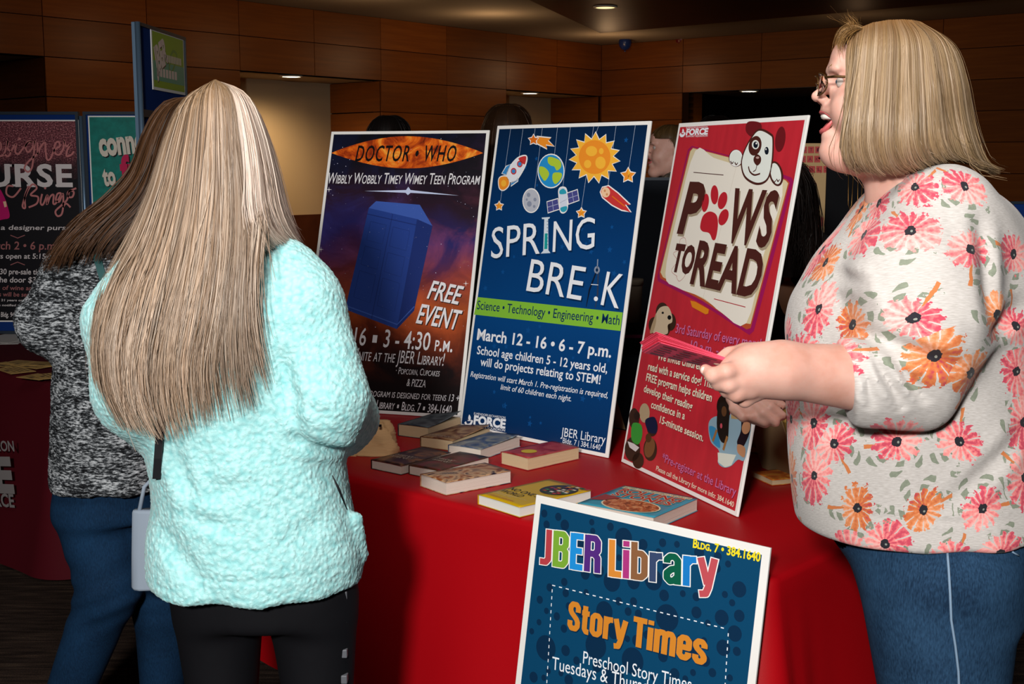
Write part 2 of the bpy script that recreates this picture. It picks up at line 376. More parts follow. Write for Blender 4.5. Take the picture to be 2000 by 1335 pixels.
class Art:
    """print on a board: pp maps a point of the plane (seen from the room) to local metres"""
    def __init__(s, M):
        s.M = M; s.zf = (0, 0, 1); s.Mi = M.inverted(); s.o = M.translation; s.nz = (M.to_3x3() @ Vector((0, 0, 1))); s.mb = MB(); s.k = 0
    def pp(s, p):
        p = (s.zf[0]+p[0]/s.zf[2], s.zf[1]+p[1]/s.zf[2])
        r = ray(*p); t = (s.o-EYE).dot(s.nz)/r.dot(s.nz); return (s.Mi @ (EYE+r*t)).xy
    def z(s, lay): return .0004+lay*.00022
    def poly(s, pts, m, lay=1, local=False, grow=0):
        P = [Vector(p) if local else s.pp(p) for p in pts]
        if grow:
            c = sum(P, Vector((0, 0)))/len(P); n = len(P); Q = []
            ar = sum(P[i].x*P[(i+1) % n].y-P[(i+1) % n].x*P[i].y for i in range(n)); sg = 1 if ar > 0 else -1
            for i in range(n):
                t = (P[(i+1) % n]-P[i-1]); nn = Vector((t.y, -t.x)).normalized()*sg; Q.append(P[i]+nn*grow)
            P = Q
        v3 = [Vector((p.x, p.y, s.z(lay))) for p in P]
        tr_ = tessellate_polygon([v3]); n = len(P)
        fs = []
        for t in tr_:
            a, b, c = t
            cr = (v3[b]-v3[a]).cross(v3[c]-v3[a]).z
            fs.append((a, b, c) if cr > 0 else (a, c, b))
        s.mb.add(v3, fs, m); return s
    def line(s, pts, wd, m, lay=2, local=False):
        P = [Vector(p) if local else s.pp(p) for p in pts]; n = len(P); ws = wd if hasattr(wd, '__len__') else [wd]*n
        vs = []
        for i in range(n):
            t = P[min(i+1, n-1)]-P[max(i-1, 0)]; t = t.normalized() if t.length > 0 else Vector((1, 0)); nn = Vector((-t.y, t.x))*ws[i]/2
            vs += [(P[i].x-nn.x, P[i].y-nn.y, s.z(lay)), (P[i].x+nn.x, P[i].y+nn.y, s.z(lay))]
        s.mb.add(vs, [(2*i, 2*i+2, 2*i+3, 2*i+1) for i in range(n-1)], m); return s
    def blob(s, pts, m, lay=1, grow=0, n=6):     # closed smooth outline through points
        return s.poly(smooth(pts, n, True), m, lay, grow=grow)
    def curve(s, pts, wd, m, lay=2, n=6): return s.line(smooth(pts, n, False), wd, m, lay)
    def ell(s, c, rx, ry, m, lay=1, rot=0, grow=0, n=28):
        a = math.radians(rot)
        return s.poly([(c[0]+rx*math.cos(t)*math.cos(a)-ry*math.sin(t)*math.sin(a), c[1]+rx*math.cos(t)*math.sin(a)+ry*math.sin(t)*math.cos(a)) for t in [2*math.pi*i/n for i in range(n)]], m, lay, grow=grow)
    def star(s, c, R, m, lay=1, k=5, inner=.5, rot=-90, grow=0):
        return s.poly([(c[0]+(R if i % 2 == 0 else R*inner)*math.cos(math.radians(rot+180*i/k)), c[1]+(R if i % 2 == 0 else R*inner)*math.sin(math.radians(rot+180*i/k))) for i in range(2*k)], m, lay, grow=grow)
    def text(s, body, p0, p1, cap, m, lay=3, bold=0, shear=0, sc=0, halo=None, hw=.03, local=False, space=1.0, shadow=None):
        if local: a, b = Vector(p0), Vector(p1); hgt = cap
        else:
            a, b = s.pp(p0), s.pp(p1); c = s.pp((p0[0], p0[1]-cap)); d = (b-a).normalized(); hgt = abs(d.x*(c-a).y-d.y*(c-a).x)
        d = (b-a); wd = d.length; d = d/wd
        vs, fs = glyphs(body, bold, shear, sc, space); x0, x1 = vs[:, 0].min(), vs[:, 0].max()
        sx = wd/(x1-x0); sy = hgt/CAP
        def put(vs, fs, m, lay, dx=0, dy=0):
            X = (vs[:, 0]-x0)*sx; Y = vs[:, 1]*sy
            V = np.stack([a.x+X*d.x-Y*d.y+dx, a.y+X*d.y+Y*d.x+dy, np.full(len(X), s.z(lay))], 1)
            s.mb.add(V.tolist(), fs, m)
        if halo:
            v2, f2 = glyphs(body, bold+hw, shear, sc, space); put(v2, f2, halo, lay-1)
        if shadow: put(vs, fs, shadow, lay-1, hgt*.05, -hgt*.05)
        put(vs, fs, m, lay); return s
    def block(s, body, p0, p1, cap, mats, lay=4, T=.17, halo=None, hw=.05, shadow=None):
        """heavy condensed poster lettering drawn as fat strokes"""
        a, b = s.pp(p0), s.pp(p1); c = s.pp((p0[0], p0[1]-cap)); d = (b-a).normalized(); hgt = abs(d.x*(c-a).y-d.y*(c-a).x); L = (b-a).length
        tot = sum(HEAVY[ch][0] if ch != ' ' else .2 for ch in body)+.035*(len(body)-1); sx = L/tot
        def put(P, m, lay, dx=0, dy=0):
            v = []
            for x, y in P: X, Y = x*sx, y*hgt; v.append((a.x+X*d.x-Y*d.y+dx, a.y+X*d.y+Y*d.x+dy, s.z(lay)+(s.k % 40)*4e-6))
            s.k += 1; ar = sum(v[i][0]*v[(i+1) % len(v)][1]-v[(i+1) % len(v)][0]*v[i][1] for i in range(len(v)))
            s.mb.add(v if ar > 0 else v[::-1], [tuple(range(len(v)))], m)
        def fat(x0, st, m, lay, T, ext, dx=0, dy=0):
            for pl in st:
                Q = [(x+x0, y) for x, y in pl]; cl = len(Q) > 2 and Q[0] == Q[-1]
                for i in range(len(Q)-1):
                    (x1, y1), (x2, y2) = Q[i], Q[i+1]; l = math.hypot(x2-x1, y2-y1); ux, uy = (x2-x1)/l, (y2-y1)/l
                    if i == 0 and not cl: x1 -= ux*ext; y1 -= uy*ext
                    if i == len(Q)-2 and not cl: x2 += ux*ext; y2 += uy*ext
                    nx, ny = -uy*T/2, ux*T/2; put([(x1-nx, y1-ny), (x2-nx, y2-ny), (x2+nx, y2+ny), (x1+nx, y1+ny)], m, lay, dx, dy)
                    if i or cl: put([(Q[i][0]+T/2*math.cos(k*math.pi/6), Q[i][1]+T/2*math.sin(k*math.pi/6)) for k in range(12)], m, lay, dx, dy)
        x = 0
        for i, ch in enumerate(body):
            if ch != ' ':
                w_, st = HEAVY[ch]; m = mats[i] if isinstance(mats, (list, tuple)) else mats
                if halo: fat(x, st, halo, lay-1, T+hw, hw/2)
                if shadow: fat(x, st, shadow, lay-1, T, 0, hgt*.03, -hgt*.03)
                fat(x, st, m, lay, T, 0)
            x += (HEAVY[ch][0] if ch != ' ' else .2)+.035
        return s
    def done(s, name, parent):
        o = s.mb.build(name, parent); s.mb = MB()
        if name not in ('printed_background', 'eye_shaped_banner', 'sheet'): o['kind'] = 'stuff'
        return o
def smooth(P, n=6, closed=True):
    P = [Vector(p) for p in P]; k = len(P); out = []
    for i in range(k if closed else k-1):
        p0, p1, p2, p3 = (P[(i-1) % k], P[i], P[(i+1) % k], P[(i+2) % k]) if closed else (P[max(i-1, 0)], P[i], P[i+1], P[min(i+2, k-1)])
        for j in range(n):
            t = j/n; out.append(tuple(.5*((2*p1)+(p2-p0)*t+(2*p0-5*p1+4*p2-p3)*t*t+(3*p1-p0-3*p2+p3)*t**3)))
    if not closed: out.append(tuple(P[-1]))
    return out
def ink(c, rough=.35): return mat('ink_'+(c if isinstance(c, str) else 'x'), c, rough, .35)
WHITE = ink('#f2f0ee'); BLK = ink('#0c0a0c'); FOAM = mat('foam_board', '#eceae6', .6, .3)
def board(label, BL, BR, lean, h, art_name='poster_board', z=TZ+.003, wd=None, lean_strut=True, th=.006):
    a, b = onz(*BL, z), onz(*BR, z)
    e = (b-a); wd = wd or e.length; e = e.normalized(); back = Vector((-e.y, e.x, 0)); L = math.radians(lean)
    up = Vector((0, 0, 1))*math.cos(L)+back*math.sin(L); nz = e.cross(up)
    M = Matrix((e, up, nz)).transposed().to_4x4(); M.translation = a
    r = empty('poster_board', label=label, cat='poster', matrix=M)
    m = MB(); m.box((0, 0, -th), (wd, h, 0), FOAM); m.build('foam_panel', r, .0012)
    if lean_strut:
        # fold-out easel back: hinge two thirds up, foot on the table
        Mi = M.inverted(); foot = Mi @ (a+e*wd*.5+back*(h*math.sin(L)+.16)); 
        hinge = Vector((wd*.5, h*.62, -th-.001))
        strip = MB(); w2 = .055
        top = hinge; vs = []
        for dx in (-w2, w2):
            for dz in (0, -.004): vs.append(Vector((top.x+dx, top.y, top.z+dz)))
        for dx in (-w2*1.7, w2*1.7):
            for dz in (0, -.004): vs.append(Vector((foot.x+dx, foot.y, foot.z+dz)))
        strip.add(vs, [(0, 2, 6, 4), (1, 5, 7, 3), (0, 1, 3, 2), (4, 6, 7, 5), (0, 4, 5, 1), (2, 3, 7, 6)], mat('easel_card', '#8a6f4e', .8))
        strip.build('easel_strut', r)
    return r, M, wd, h

# ------------------------------------------------------------------ printed posters
def nebula(N, b, tc):
    n1 = N.add('ShaderNodeTexNoise', {'Vector': tc, 'Scale': 5.0, 'Detail': 8.0, 'Roughness': .62, 'Distortion': .8}).outputs[0]
    n2 = N.add('ShaderNodeTexNoise', {'Vector': N.add('ShaderNodeMapping', {0: tc, 1: (3, 5, 1)}).outputs[0], 'Scale': 3.0, 'Detail': 7.0, 'Roughness': .6}).outputs[0]
    y = N.add('ShaderNodeSeparateXYZ', {0: tc}).outputs[1]; x = N.add('ShaderNodeSeparateXYZ', {0: tc}).outputs[0]
    base = N.ramp(N.math('ADD', N.math('MULTIPLY', y, 1.02), N.math('MULTIPLY', N.math('SUBTRACT', n2, .5), .3)),
        [(0, srgb('#0d0608')), (.16, srgb('#1a0c0e')), (.27, srgb('#5a2212')), (.38, srgb('#a04a20')), (.5, srgb('#6a2c34')), (.62, srgb('#2c2866')), (.74, srgb('#2a1828')), (.85, srgb('#15121c')), (1, srgb('#0c0c12'))])
    hot = N.ramp(n1, [(.42, (0, 0, 0, 1)), (.62, srgb('#b04a22')), (.8, srgb('#ffc070'))])
    cold = N.ramp(n1, [(.45, (0, 0, 0, 1)), (.65, srgb('#3048a0')), (.85, srgb('#c0c8ff'))])
    side = N.add('ShaderNodeMapRange', {0: N.math('ADD', N.math('MULTIPLY', x, 1.0), N.math('MULTIPLY', y, -1.4)), 1: -.9, 2: -.3}).outputs[0]
    add = N.mix(side, cold, hot)
    band = N.ramp(y, [(.1, (0, 0, 0, 1)), (.3, (.5, .5, .5, 1)), (.6, (.4, .4, .4, 1)), (.85, (.08, .08, .08, 1))])
    o = N.add('ShaderNodeMix', {0: 1.0, 6: base, 7: N.add('ShaderNodeMix', {0: 1.0, 6: add, 7: band}, data_type='RGBA', blend_type='MULTIPLY').outputs[2]}, data_type='RGBA', blend_type='ADD').outputs[2]
    N.t.links.new(o, b.inputs['Base Color'])
def fire(N, b, tc):
    n1 = N.add('ShaderNodeTexNoise', {'Vector': tc, 'Scale': 14.0, 'Detail': 6.0, 'Roughness': .65, 'Distortion': 1.2}).outputs[0]
    N.t.links.new(N.ramp(n1, [(.28, srgb('#4a1608')), (.42, srgb('#a83a10')), (.55, srgb('#e86a18')), (.68, srgb('#ffb040')), (.8, srgb('#ffe070'))]), b.inputs['Base Color'])
NEB = mat('nebula_print', '#201020', .3, .4, node=nebula); FIRE = mat('fire_print', '#e07020', .3, .4, node=fire)
def rect(A, w, h, m, mg=.011, lay=0):
    A.poly([(mg, mg), (w-mg, mg), (w-mg, h-mg), (mg, h-mg)], m, lay, local=True)
# --- science-fiction teen event poster
r, M, W_, H_ = board('black space poster with an orange eye-shaped title and a large blue box', (580, 797), (899, 817), 18.5, .98)
A = Art(M); rect(A, W_, H_, NEB); A.done('printed_background', r)
A.zf = (600, 230, 2.226)
for i in range(150):
    x, y = random.random()*W_, .25+random.random()*(H_-.27); rr = random.choice([.0005, .0008, .0008, .0014])
    if .02 < x < W_-.02: A.poly([(x+rr*math.cos(a), y+rr*math.sin(a)) for a in (0, 1.05, 2.1, 3.14, 4.2, 5.2)], ink('#cfd0ea'), 1, local=True)
for c in ((95, 312), (60, 572), (690, 720), (1000, 800)):
    if c[0] < 760: A.star(c, 13, WHITE, 1, 4, .15); 
top = [(105+660*t, 153-73*math.sin(math.pi*t)**.9) for t in [i/24 for i in range(25)]]; bot = [(765-660*t, 152+68*math.sin(math.pi*t)**.9) for t in [i/24 for i in range(1, 24)]]
A.done('printed_stars', r); A.poly(top+bot, FIRE, 1); A.done('eye_shaped_banner', r)
A.text('DOCTOR • WHO', (208, 188), (645, 189), 66, BLK, 3, .012, .2, space=1.15)
WD = ink('#e8e6ea'); SH = ink('#1a0c0c')
A.text('Wibbly Wobbly Timey Wimey Teen Program', (90, 285), (750, 290), 46, WD, 3, .004, .15, sc=.78)
A.text('FREE', (520, 783), (664, 812), 80, WD, 3, .015, .2, shadow=SH); A.text('EVENT', (472, 890), (658, 922), 84, WD, 3, .015, .2, shadow=SH)
A.text('March 16 ▪ 3 - 4:30 p.m.', (22, 972), (630, 1018), 74, WD, 3, .008, .0, sc=.6)
A.text('Unite at the JBER Library!', (196, 1052), (594, 1078), 54, WD, 3, 0, .12, sc=.7)
A.text('· Popcorn, Cupcakes', (385, 1112), (575, 1124), 29, WD, 3, 0, .1, sc=.78); A.text('& PIZZA', (432, 1165), (514, 1172), 32, WD, 3, 0, .1)
A.text('This program is designed for teens 13 +', (212, 1206), (660, 1234), 30, WD, 3, 0, .15, sc=.8)
A.text('JBER Library ▪ Bldg. 7 ▪ 384-1640', (238, 1257), (626, 1287), 36, WD, 3, .004, .1, sc=.75)
A.done('lettering', r)
B1, B2, B3 = ink('#24408e'), ink('#1a2e70'), ink('#3c5cb0')
A.poly([(268, 392), (478, 440), (390, 918), (165, 832)], B1, 1); A.poly([(478, 440), (545, 470), (465, 838), (390, 918)], B2, 1); A.poly([(268, 392), (300, 362), (490, 378), (545, 470), (478, 440)], B3, 1)
A.line([(372, 418), (280, 872)], .0022, B2, 2); A.line([(165, 815), (392, 898), (466, 820)], .004, B3, 2); A.line([(262, 418), (474, 466), (541, 495)], .003, B2, 2)
for t0, t1 in ((.12, .3), (.36, .54), (.6, .86)):
    for s0, s1 in ((.1, .42), (.56, .9)):
        f_ = lambda s_, t_: (268+(478-268)*s_+(-103+15*s_)*t_, 392+48*s_+(440+38*s_)*t_)
        A.line([f_(s0, t0), f_(s1, t0), f_(s1, t1), f_(s0, t1), f_(s0, t0)], .0014, B2, 2)
A.poly([(250, 318), (430, 314), (440, 300), (450, 314), (660, 338), (450, 326), (438, 336), (428, 326)], ink('#c8d4f4'), 2)
A.done('plain_blue_box_picture', r)
# --- spring break poster
def starry(N, b, tc):
    n = N.add('ShaderNodeTexNoise', {'Vector': tc, 'Scale': 3.0, 'Detail': 2.0}).outputs[0]
    y = N.add('ShaderNodeSeparateXYZ', {0: tc}).outputs[1]
    f_ = N.math('ADD', y, N.math('MULTIPLY', N.math('SUBTRACT', n, .5), .15))
    N.t.links.new(N.ramp(f_, [(0, srgb('#072e5c')), (.35, srgb('#0a4480')), (.6, srgb('#08396f')), (.95, srgb('#0a2444'))]), b.inputs['Base Color'])
STB = mat('blue_print', '#0a4080', .3, .4, node=starry)
r, M, W_, H_ = board('tall blue spring break poster with hanging planets, rocket and sun', (896, 833), (1187, 894), 10.5, .95)
A = Art(M); rect(A, W_, H_, STB); A.done('printed_background', r)
A.zf = (900, 230, 1.9925)
for i in range(46):
    x, y = .03+random.random()*(W_-.06), .05+random.random()*(H_-.1); R_ = .006+.006*random.random(); a0 = random.random()*2
    A.poly([(x+(R_ if k % 2 == 0 else R_*.45)*math.cos(a0+k*math.pi/5), y+(R_ if k % 2 == 0 else R_*.45)*math.sin(a0+k*math.pi/5)) for k in range(10)], ink('#0e4c8c'), 1, local=True)
OR, OR2, YL, LB, RD, GR = ink('#f0922c'), ink('#e0701c'), ink('#f8b83c'), ink('#3a8ccc'), ink('#c83838'), ink('#b0cc3c')
for a_, b_ in (((195, 42), (155, 325)), ((243, 42), (228, 150)), ((290, 40), (287, 68)), ((318, 40), (288, 280)), ((377, 38), (365, 145)), ((427, 36), (397, 275)), ((537, 32), (525, 65)), ((518, 32), (470, 352)), ((605, 30), (573, 268)), ((680, 28), (655, 195))):
    A.line([a_, b_], .0011, ink('#b8c4d8'), 2)
g = .0035
def both(fn, *a, m=None, lay=4, **k): getattr(A, fn)(*a, WHITE, lay-1, grow=g, **k); getattr(A, fn)(*a, m, lay, **k)
both('blob', [(150, 238), (168, 228), (186, 235), (187, 262), (168, 280), (152, 272)], m=OR); A.ell((168, 255), 10, 13, YL, 5)
both('poly', [(195, 180), (178, 190), (162, 216), (180, 222)], m=LB); both('poly', [(226, 222), (222, 245), (196, 264), (198, 246)], m=LB)
both('blob', [(255, 150), (252, 184), (222, 236), (200, 248), (182, 230), (190, 196), (222, 158)], m=ink('#e4e8f0'), lay=5)
A.blob([(255, 150), (251, 180), (240, 176), (226, 158)], RD, 6); A.ell((231, 180), 11, 13, RD, 6); A.ell((231, 180), 7, 8, LB, 7); A.ell((207, 208), 11, 13, RD, 6); A.ell((207, 208), 7, 8, LB, 7)
both('poly', [(296, 74), (352, 80), (340, 90), (364, 110), (332, 104), (338, 120), (298, 99)], m=OR); both('star', (284, 86), 20, m=OR2, lay=6)
both('star', (522, 155), 98, m=YL, k=15, inner=.72, rot=-88); A.ell((522, 153), 62, 66, OR, 5); A.ell((510, 130), 22, 20, YL, 6); A.ell((545, 175), 20, 24, YL, 6); A.ell((495, 180), 14, 16, YL, 6); A.ell((548, 130), 9, 12, YL, 6)
both('ell', (352, 207), 49, 63, m=ink('#2890d0')); A.blob([(345, 152), (385, 165), (392, 190), (375, 205), (365, 190), (352, 186), (340, 172)], GR, 5); A.blob([(308, 190), (330, 195), (345, 218), (330, 245), (318, 235), (306, 212)], GR, 5); A.blob([(362, 215), (392, 215), (392, 235), (370, 258), (358, 240)], GR, 5)
both('ell', (275, 322), 31, 44, m=ink('#b8bcc8')); [A.ell(c, a, a*1.2, ink('#8c94a8'), 5) for c, a in (((265, 300), 7), ((290, 318), 6), ((268, 335), 9), ((287, 345), 5), ((258, 318), 4))]
both('poly', [(337, 328), (378, 316), (384, 354), (341, 368)], m=ink('#4a4c8c')); both('poly', [(415, 294), (454, 281), (460, 320), (421, 334)], m=ink('#4a4c8c'))
for a_, b_ in (((357, 322), (362, 361)), ((339, 348), (381, 335)), ((434, 288), (441, 327)), ((418, 314), (457, 301)), ((380, 335), (418, 314))): A.line([a_, b_], .0012, ink('#c8d0e8'), 5)
both('blob', [(384, 280), (400, 272), (412, 285), (415, 345), (405, 366), (390, 362), (386, 320)], m=ink('#d4dcec'), lay=5); A.blob([(390, 350), (413, 344), (414, 358), (402, 367), (391, 362)], ink('#30a0b8'), 6); A.blob([(386, 284), (400, 276), (411, 286), (410, 295), (388, 297)], ink('#30a0b8'), 6)
both('poly', [(552, 272), (575, 266), (612, 294), (660, 340), (640, 338), (662, 368), (640, 360), (628, 358), (590, 338), (553, 308), (545, 288)], m=RD); A.ell((565, 290), 17, 20, ink('#f0c8a0'), 5); A.ell((562, 284), 4, 5, ink('#d09060'), 6); A.ell((570, 298), 4, 5, ink('#d09060'), 6); A.line([(590, 305), (640, 345)], .003, OR2, 5)
for c, R_ in (((150, 343), 17), ((470, 370), 19), ((652, 224), 29)): both('star', c, R_, m=OR); A.poly([(c[0], c[1]-R_), (c[0]+R_*.3, c[1]-R_*.3), (c[0], c[1]), (c[0]+R_*.6, c[1]+R_*.8), (c[0], c[1]+R_*.5)], YL, 5)
A.done('hanging_space_toys_picture', r)
W2 = ink('#eef2f8'); SB = ink('#06284e')
A.text('SPR', (118, 547), (308, 528), 118, W2, 4, 0, 0, shadow=SB); A.text('NG', (358, 522), (520, 508), 118, W2, 4, 0, 0, shadow=SB)
A.poly([(316, 388), (348, 386), (346, 392), (341, 393), (342, 515), (350, 526), (312, 528), (322, 517), (326, 394), (317, 394)], ink('#d4e0ec'), 4); A.poly([(328, 450), (339, 449), (338, 510), (326, 511)], ink('#1c9c9c'), 5)
for k in range(8): A.line([(336, 402+k*13), (341, 402+k*13)], .0012, ink('#304060'), 6)
A.text('BRE', (255, 672), (468, 710), 126, W2, 4, 0, 0, shadow=SB); A.text('K', (545, 727), (615, 742), 134, W2, 4, 0, 0, shadow=SB)
ST = ink('#8894a8'); A.line([(534, 550), (532, 590)], .004, ST, 4); A.ell((531, 592), 11, 15, ST, 4); A.ell((531, 592), 5, 7, SB, 5); A.line([(528, 600), (502, 668), (489, 735)], [.005, .006, .002], ink('#101c30'), 4); A.line([(536, 600), (533, 690), (524, 740)], [.005, .006, .002], ink('#303c54'), 4); A.line([(508, 648), (536, 650)], .002, W2, 5); A.ell((527, 704), 8, 9, W2, 5)
A.poly([(66, 697), (631, 757), (622, 829), (52, 765)], ink('#84c03c'), 2)
A.text('Science • Technology • Engineering • Math', (63, 744), (617, 806), 34, ink('#0c3058'), 4, .004)
A.text('March 12 - 16 • 6 - 7 p.m.', (63, 862), (585, 932), 42, W2, 4, .022); A.text('School age children 5 - 12 years old,', (63, 918), (570, 992), 32, W2, 4, .014)
A.text('will do projects relating to STEM!', (76, 963), (543, 1036), 32, W2, 4, .014); A.text('Registration will start March 1. Pre-registration is required,', (38, 1006), (572, 1090), 21, W2, 4, .006, .2); A.text('limit of 60 children each night.', (155, 1056), (430, 1103), 21, W2, 4, .006, .2)
def force(x, y, s_, dy=0):
    A.text('ELMENDORF-RICHARDSON', (x, y-36*s_), (x+122*s_, y-36*s_+dy), 9*s_, W2, 4); A.text('FORCE', (x-2*s_, y), (x+122*s_, y+dy), 32*s_, W2, 4, .05); A.text('SUPPORT SQUADRON', (x-2*s_, y+13*s_), (x+121*s_, y+13*s_+dy), 9*s_, W2, 4, .01)
    A.blob([(x-18*s_, y-36*s_), (x-12*s_, y-24*s_), (x-15*s_, y-14*s_), (x-22*s_, y-20*s_)], W2, 4); A.curve([(x-34*s_, y-8*s_), (x-28*s_, y+4*s_), (x-14*s_, y+2*s_), (x-6*s_, y-14*s_)], .004*s_*2, W2, 4); A.line([(x-24*s_, y-13*s_), (x-12*s_, y-13*s_)], .003, W2, 4)
force(52, 1190, 1.0, 17)
A.text('JBER Library', (390, 1237), (562, 1268), 34, W2, 4); A.text('Bldg. 7 | 384.1640', (397, 1264), (543, 1292), 21, W2, 4)
A.done('lettering', r)
# --- dog reading poster
r, M, W_, H_ = board('tall red poster of a cartoon puppy peeking over an open book', (1213, 901), (1439, 1009), 10, .938)
A = Art(M); RDB = mat('red_print', '#be2a36', .28, .45, vary=(5, .12, (6, 1, 1))); rect(A, W_, H_, RDB); A.done('printed_background', r)
A.zf = (1200, 210, 2.67)
BR, MG, CR = ink('#4c241e'), ink('#9c1858'), ink('#ece6da')
A.poly([(385, 218), (405, 200), (620, 255), (925, 365), (935, 385), (728, 1165), (705, 1185), (455, 1022), (228, 905), (225, 880)], MG, 1)
A.poly([(392, 228), (410, 208), (620, 262), (900, 376), (915, 392), (712, 1150), (690, 1156), (462, 1008), (240, 890), (236, 862)], ink('#b8502c'), 2)
A.poly([(398, 228), (412, 212), (620, 266), (895, 380), (908, 395), (712, 1128), (640, 1118), (470, 1000), (255, 884), (242, 858)], ink('#d8c8a0'), 3)
A.blob([(424, 226), (520, 262), (640, 300), (880, 380), (780, 770), (690, 1124), (560, 1068), (466, 992), (330, 938), (268, 868), (330, 560)], CR, 4, n=4)
A.line([(640, 302), (560, 620), (466, 990)], .0012, ink('#d4cabc'), 5); A.poly([(398, 1006), (425, 1012), (495, 1052), (492, 1074), (478, 1078), (408, 1040)], ink('#dc841c'), 5)
A.line([(415, 338), (571, 352)], .002, BR, 5); A.line([(522, 997), (686, 1040)], .002, ink('#b02030'), 5)
A.curve([(330, 880), (300, 850), (330, 800), (310, 760), (340, 740), (345, 690), (370, 680), (380, 720), (405, 740), (412, 790), (385, 830), (368, 880), (340, 905), (325, 880)], .0011, ink('#b05050'), 5)
A.done('open_book_picture', r)
A.text('P', (330, 643), (440, 655), 245, BR, 6, .04, .15, shadow=ink('#a89880')); A.text('WS', (583, 690), (812, 722), 262, BR, 6, .03, .1, space=1.08, shadow=ink('#a89880'))
A.text('TO', (302, 846), (408, 864), 132, BR, 6, .05, .1); A.text('READ', (397, 908), (748, 988), 214, BR, 6, .035, .1, space=1.04, shadow=ink('#a89880'))
MV = ink('#c86a9c'); 
A.text('3rd Saturday of every month', (320, 1173), (775, 1262), 48, MV, 6, .01, shadow=ink('#701028')); A.text('10 a.m. - 12 p.m.', (398, 1256), (700, 1322), 44, MV, 6, .01, shadow=ink('#701028'))
force(376, 143, .92, -4)
A.zf = (1200, 600, 3.1775); CW = ink('#eae0c8'); SD = ink('#601018')
for tx, p0, p1, c_ in (('We invite children to', (268, 322), (590, 400), 48), ('read with a service dog! This', (210, 387), (617, 503), 48), ('FREE program helps children', (198, 454), (605, 585), 48), ('develop their reading', (184, 522), (484, 638), 46), ('confidence in a', (229, 622), (438, 696), 46), ('15-minute session.', (283, 716), (553, 832), 46)):
    A.text(tx, p0, p1, c_, CW, 6, .02, shadow=SD)
A.text('*Pre-register at the Library', (297, 952), (754, 1172), 52, MV, 6, .01, shadow=ink('#701028')); A.text('Please call the Library for more info: 384.1640', (261, 1010), (742, 1240), 31, CW, 6, .01)
A.done('lettering', r)
A.zf = (1200, 210, 2.67); DW = ink('#e6ebe4'); EAR = ink('#6c1a20')
A.blob([(700, 75), (760, 78), (770, 110), (745, 130), (715, 150), (688, 120)], EAR, 6); A.ell((868, 165), 26, 66, EAR, 6, 8)
both('ell', (637, 264), 30, 36, m=DW, lay=8); A.ell((637, 264), 38, 45, BR, 6); A.ell((846, 345), 36, 66, BR, 6, -12)
DH = [(758, 122), (815, 145), (828, 175), (822, 290), (800, 370), (748, 392), (690, 360), (670, 300), (680, 240), (715, 170)]
A.blob(DH, BR, 8, grow=.0055); A.blob(DH, DW, 9); A.ell((846, 345), 26, 56, DW, 8, -12)
A.ell((738, 200), 33, 52, BR, 10, 12); A.ell((741, 194), 19, 24, DW, 11); A.ell((742, 195), 12, 17, ink('#141c28'), 12); A.ell((746, 188), 4, 5, WHITE, 13); A.ell((799, 226), 11, 20, ink('#141c28'), 11); A.ell((796, 218), 3, 5, WHITE, 12)
A.blob([(732, 262), (748, 244), (768, 258), (768, 285), (750, 303), (733, 285)], BR, 11); A.ell((752, 262), 9, 6, ink('#b89890'), 12)
A.curve([(704, 308), (712, 335), (735, 352), (765, 345)], .004, BR, 11); A.curve([(748, 300), (742, 325), (728, 335)], .0025, BR, 11)
for c in ((618, 292), (640, 298), (838, 390), (858, 385)): A.curve([(c[0]-8, c[1]-12), (c[0], c[1]), (c[0]+8, c[1]-10)], .003, BR, 10)
A.done('cartoon_puppy_picture', r)
PR = ink('#bc2430')
A.blob([(450, 620), (465, 565), (500, 542), (535, 560), (543, 610), (532, 680), (515, 690), (497, 655), (462, 645)], PR, 6)
for c, a, b_, ro in (((477, 497), 18, 48, 8), ((525, 455), 20, 50, 0), ((567, 485), 23, 46, 15), ((572, 572), 24, 44, 20)): A.ell(c, a, b_, PR, 6, ro)
A.done('paw_print', r)
A.zf = (1200, 600, 3.1775)
PB = ink('#3a2418')
for c, a, b_ in (((250, 110), 35, 50), ((300, 30), 40, 60), ((350, 90), 35, 55), ((290, 130), 60, 60)): A.ell(c, a, b_, PB, 5)
A.blob([(262, 40), (290, 0), (335, -5), (358, 40), (362, 90), (335, 110), (330, 165), (250, 160), (232, 140), (245, 90)], ink('#c8b498'), 6); A.blob([(262, 40), (250, 70), (232, 120), (225, 160), (245, 150), (262, 90)], ink('#a89070'), 7); A.ell((345, 63), 12, 14, BLK, 7); A.ell((304, 34), 7, 7, BLK, 7)
for c, a, b_ in (((125, 690), 32, 65), ((190, 655), 32, 60), ((238, 740), 34, 60), ((225, 880), 42, 72), ((115, 880), 48, 75), ((150, 950), 35, 50)): A.ell(c, a, b_, PB if c[0] != 190 else ink('#b09c7c'), 5)
A.ell((143, 672), 19, 26, ink('#2a1a12'), 6); A.blob([(112, 730), (140, 715), (172, 735), (175, 800), (150, 850), (110, 820)], ink('#3c9838'), 6); A.poly([(85, 830), (125, 845), (158, 870), (135, 895), (98, 868)], ink('#d8d4d4'), 7); A.blob([(195, 700), (250, 680), (268, 730), (262, 780), (215, 770)], ink('#181c3c'), 6); A.ell((222, 870), 32, 62, ink('#7a5030'), 6, 10); A.ell((215, 810), 18, 28, ink('#54341c'), 7)
A.ell((682, 615), 44, 72, ink('#1c120c'), 5); A.blob([(588, 720), (630, 676), (720, 668), (724, 560), (800, 560), (852, 640), (846, 780), (812, 942), (770, 945), (725, 985), (680, 992), (645, 960), (652, 890), (600, 830)], ink('#8aa8b8'), 5)
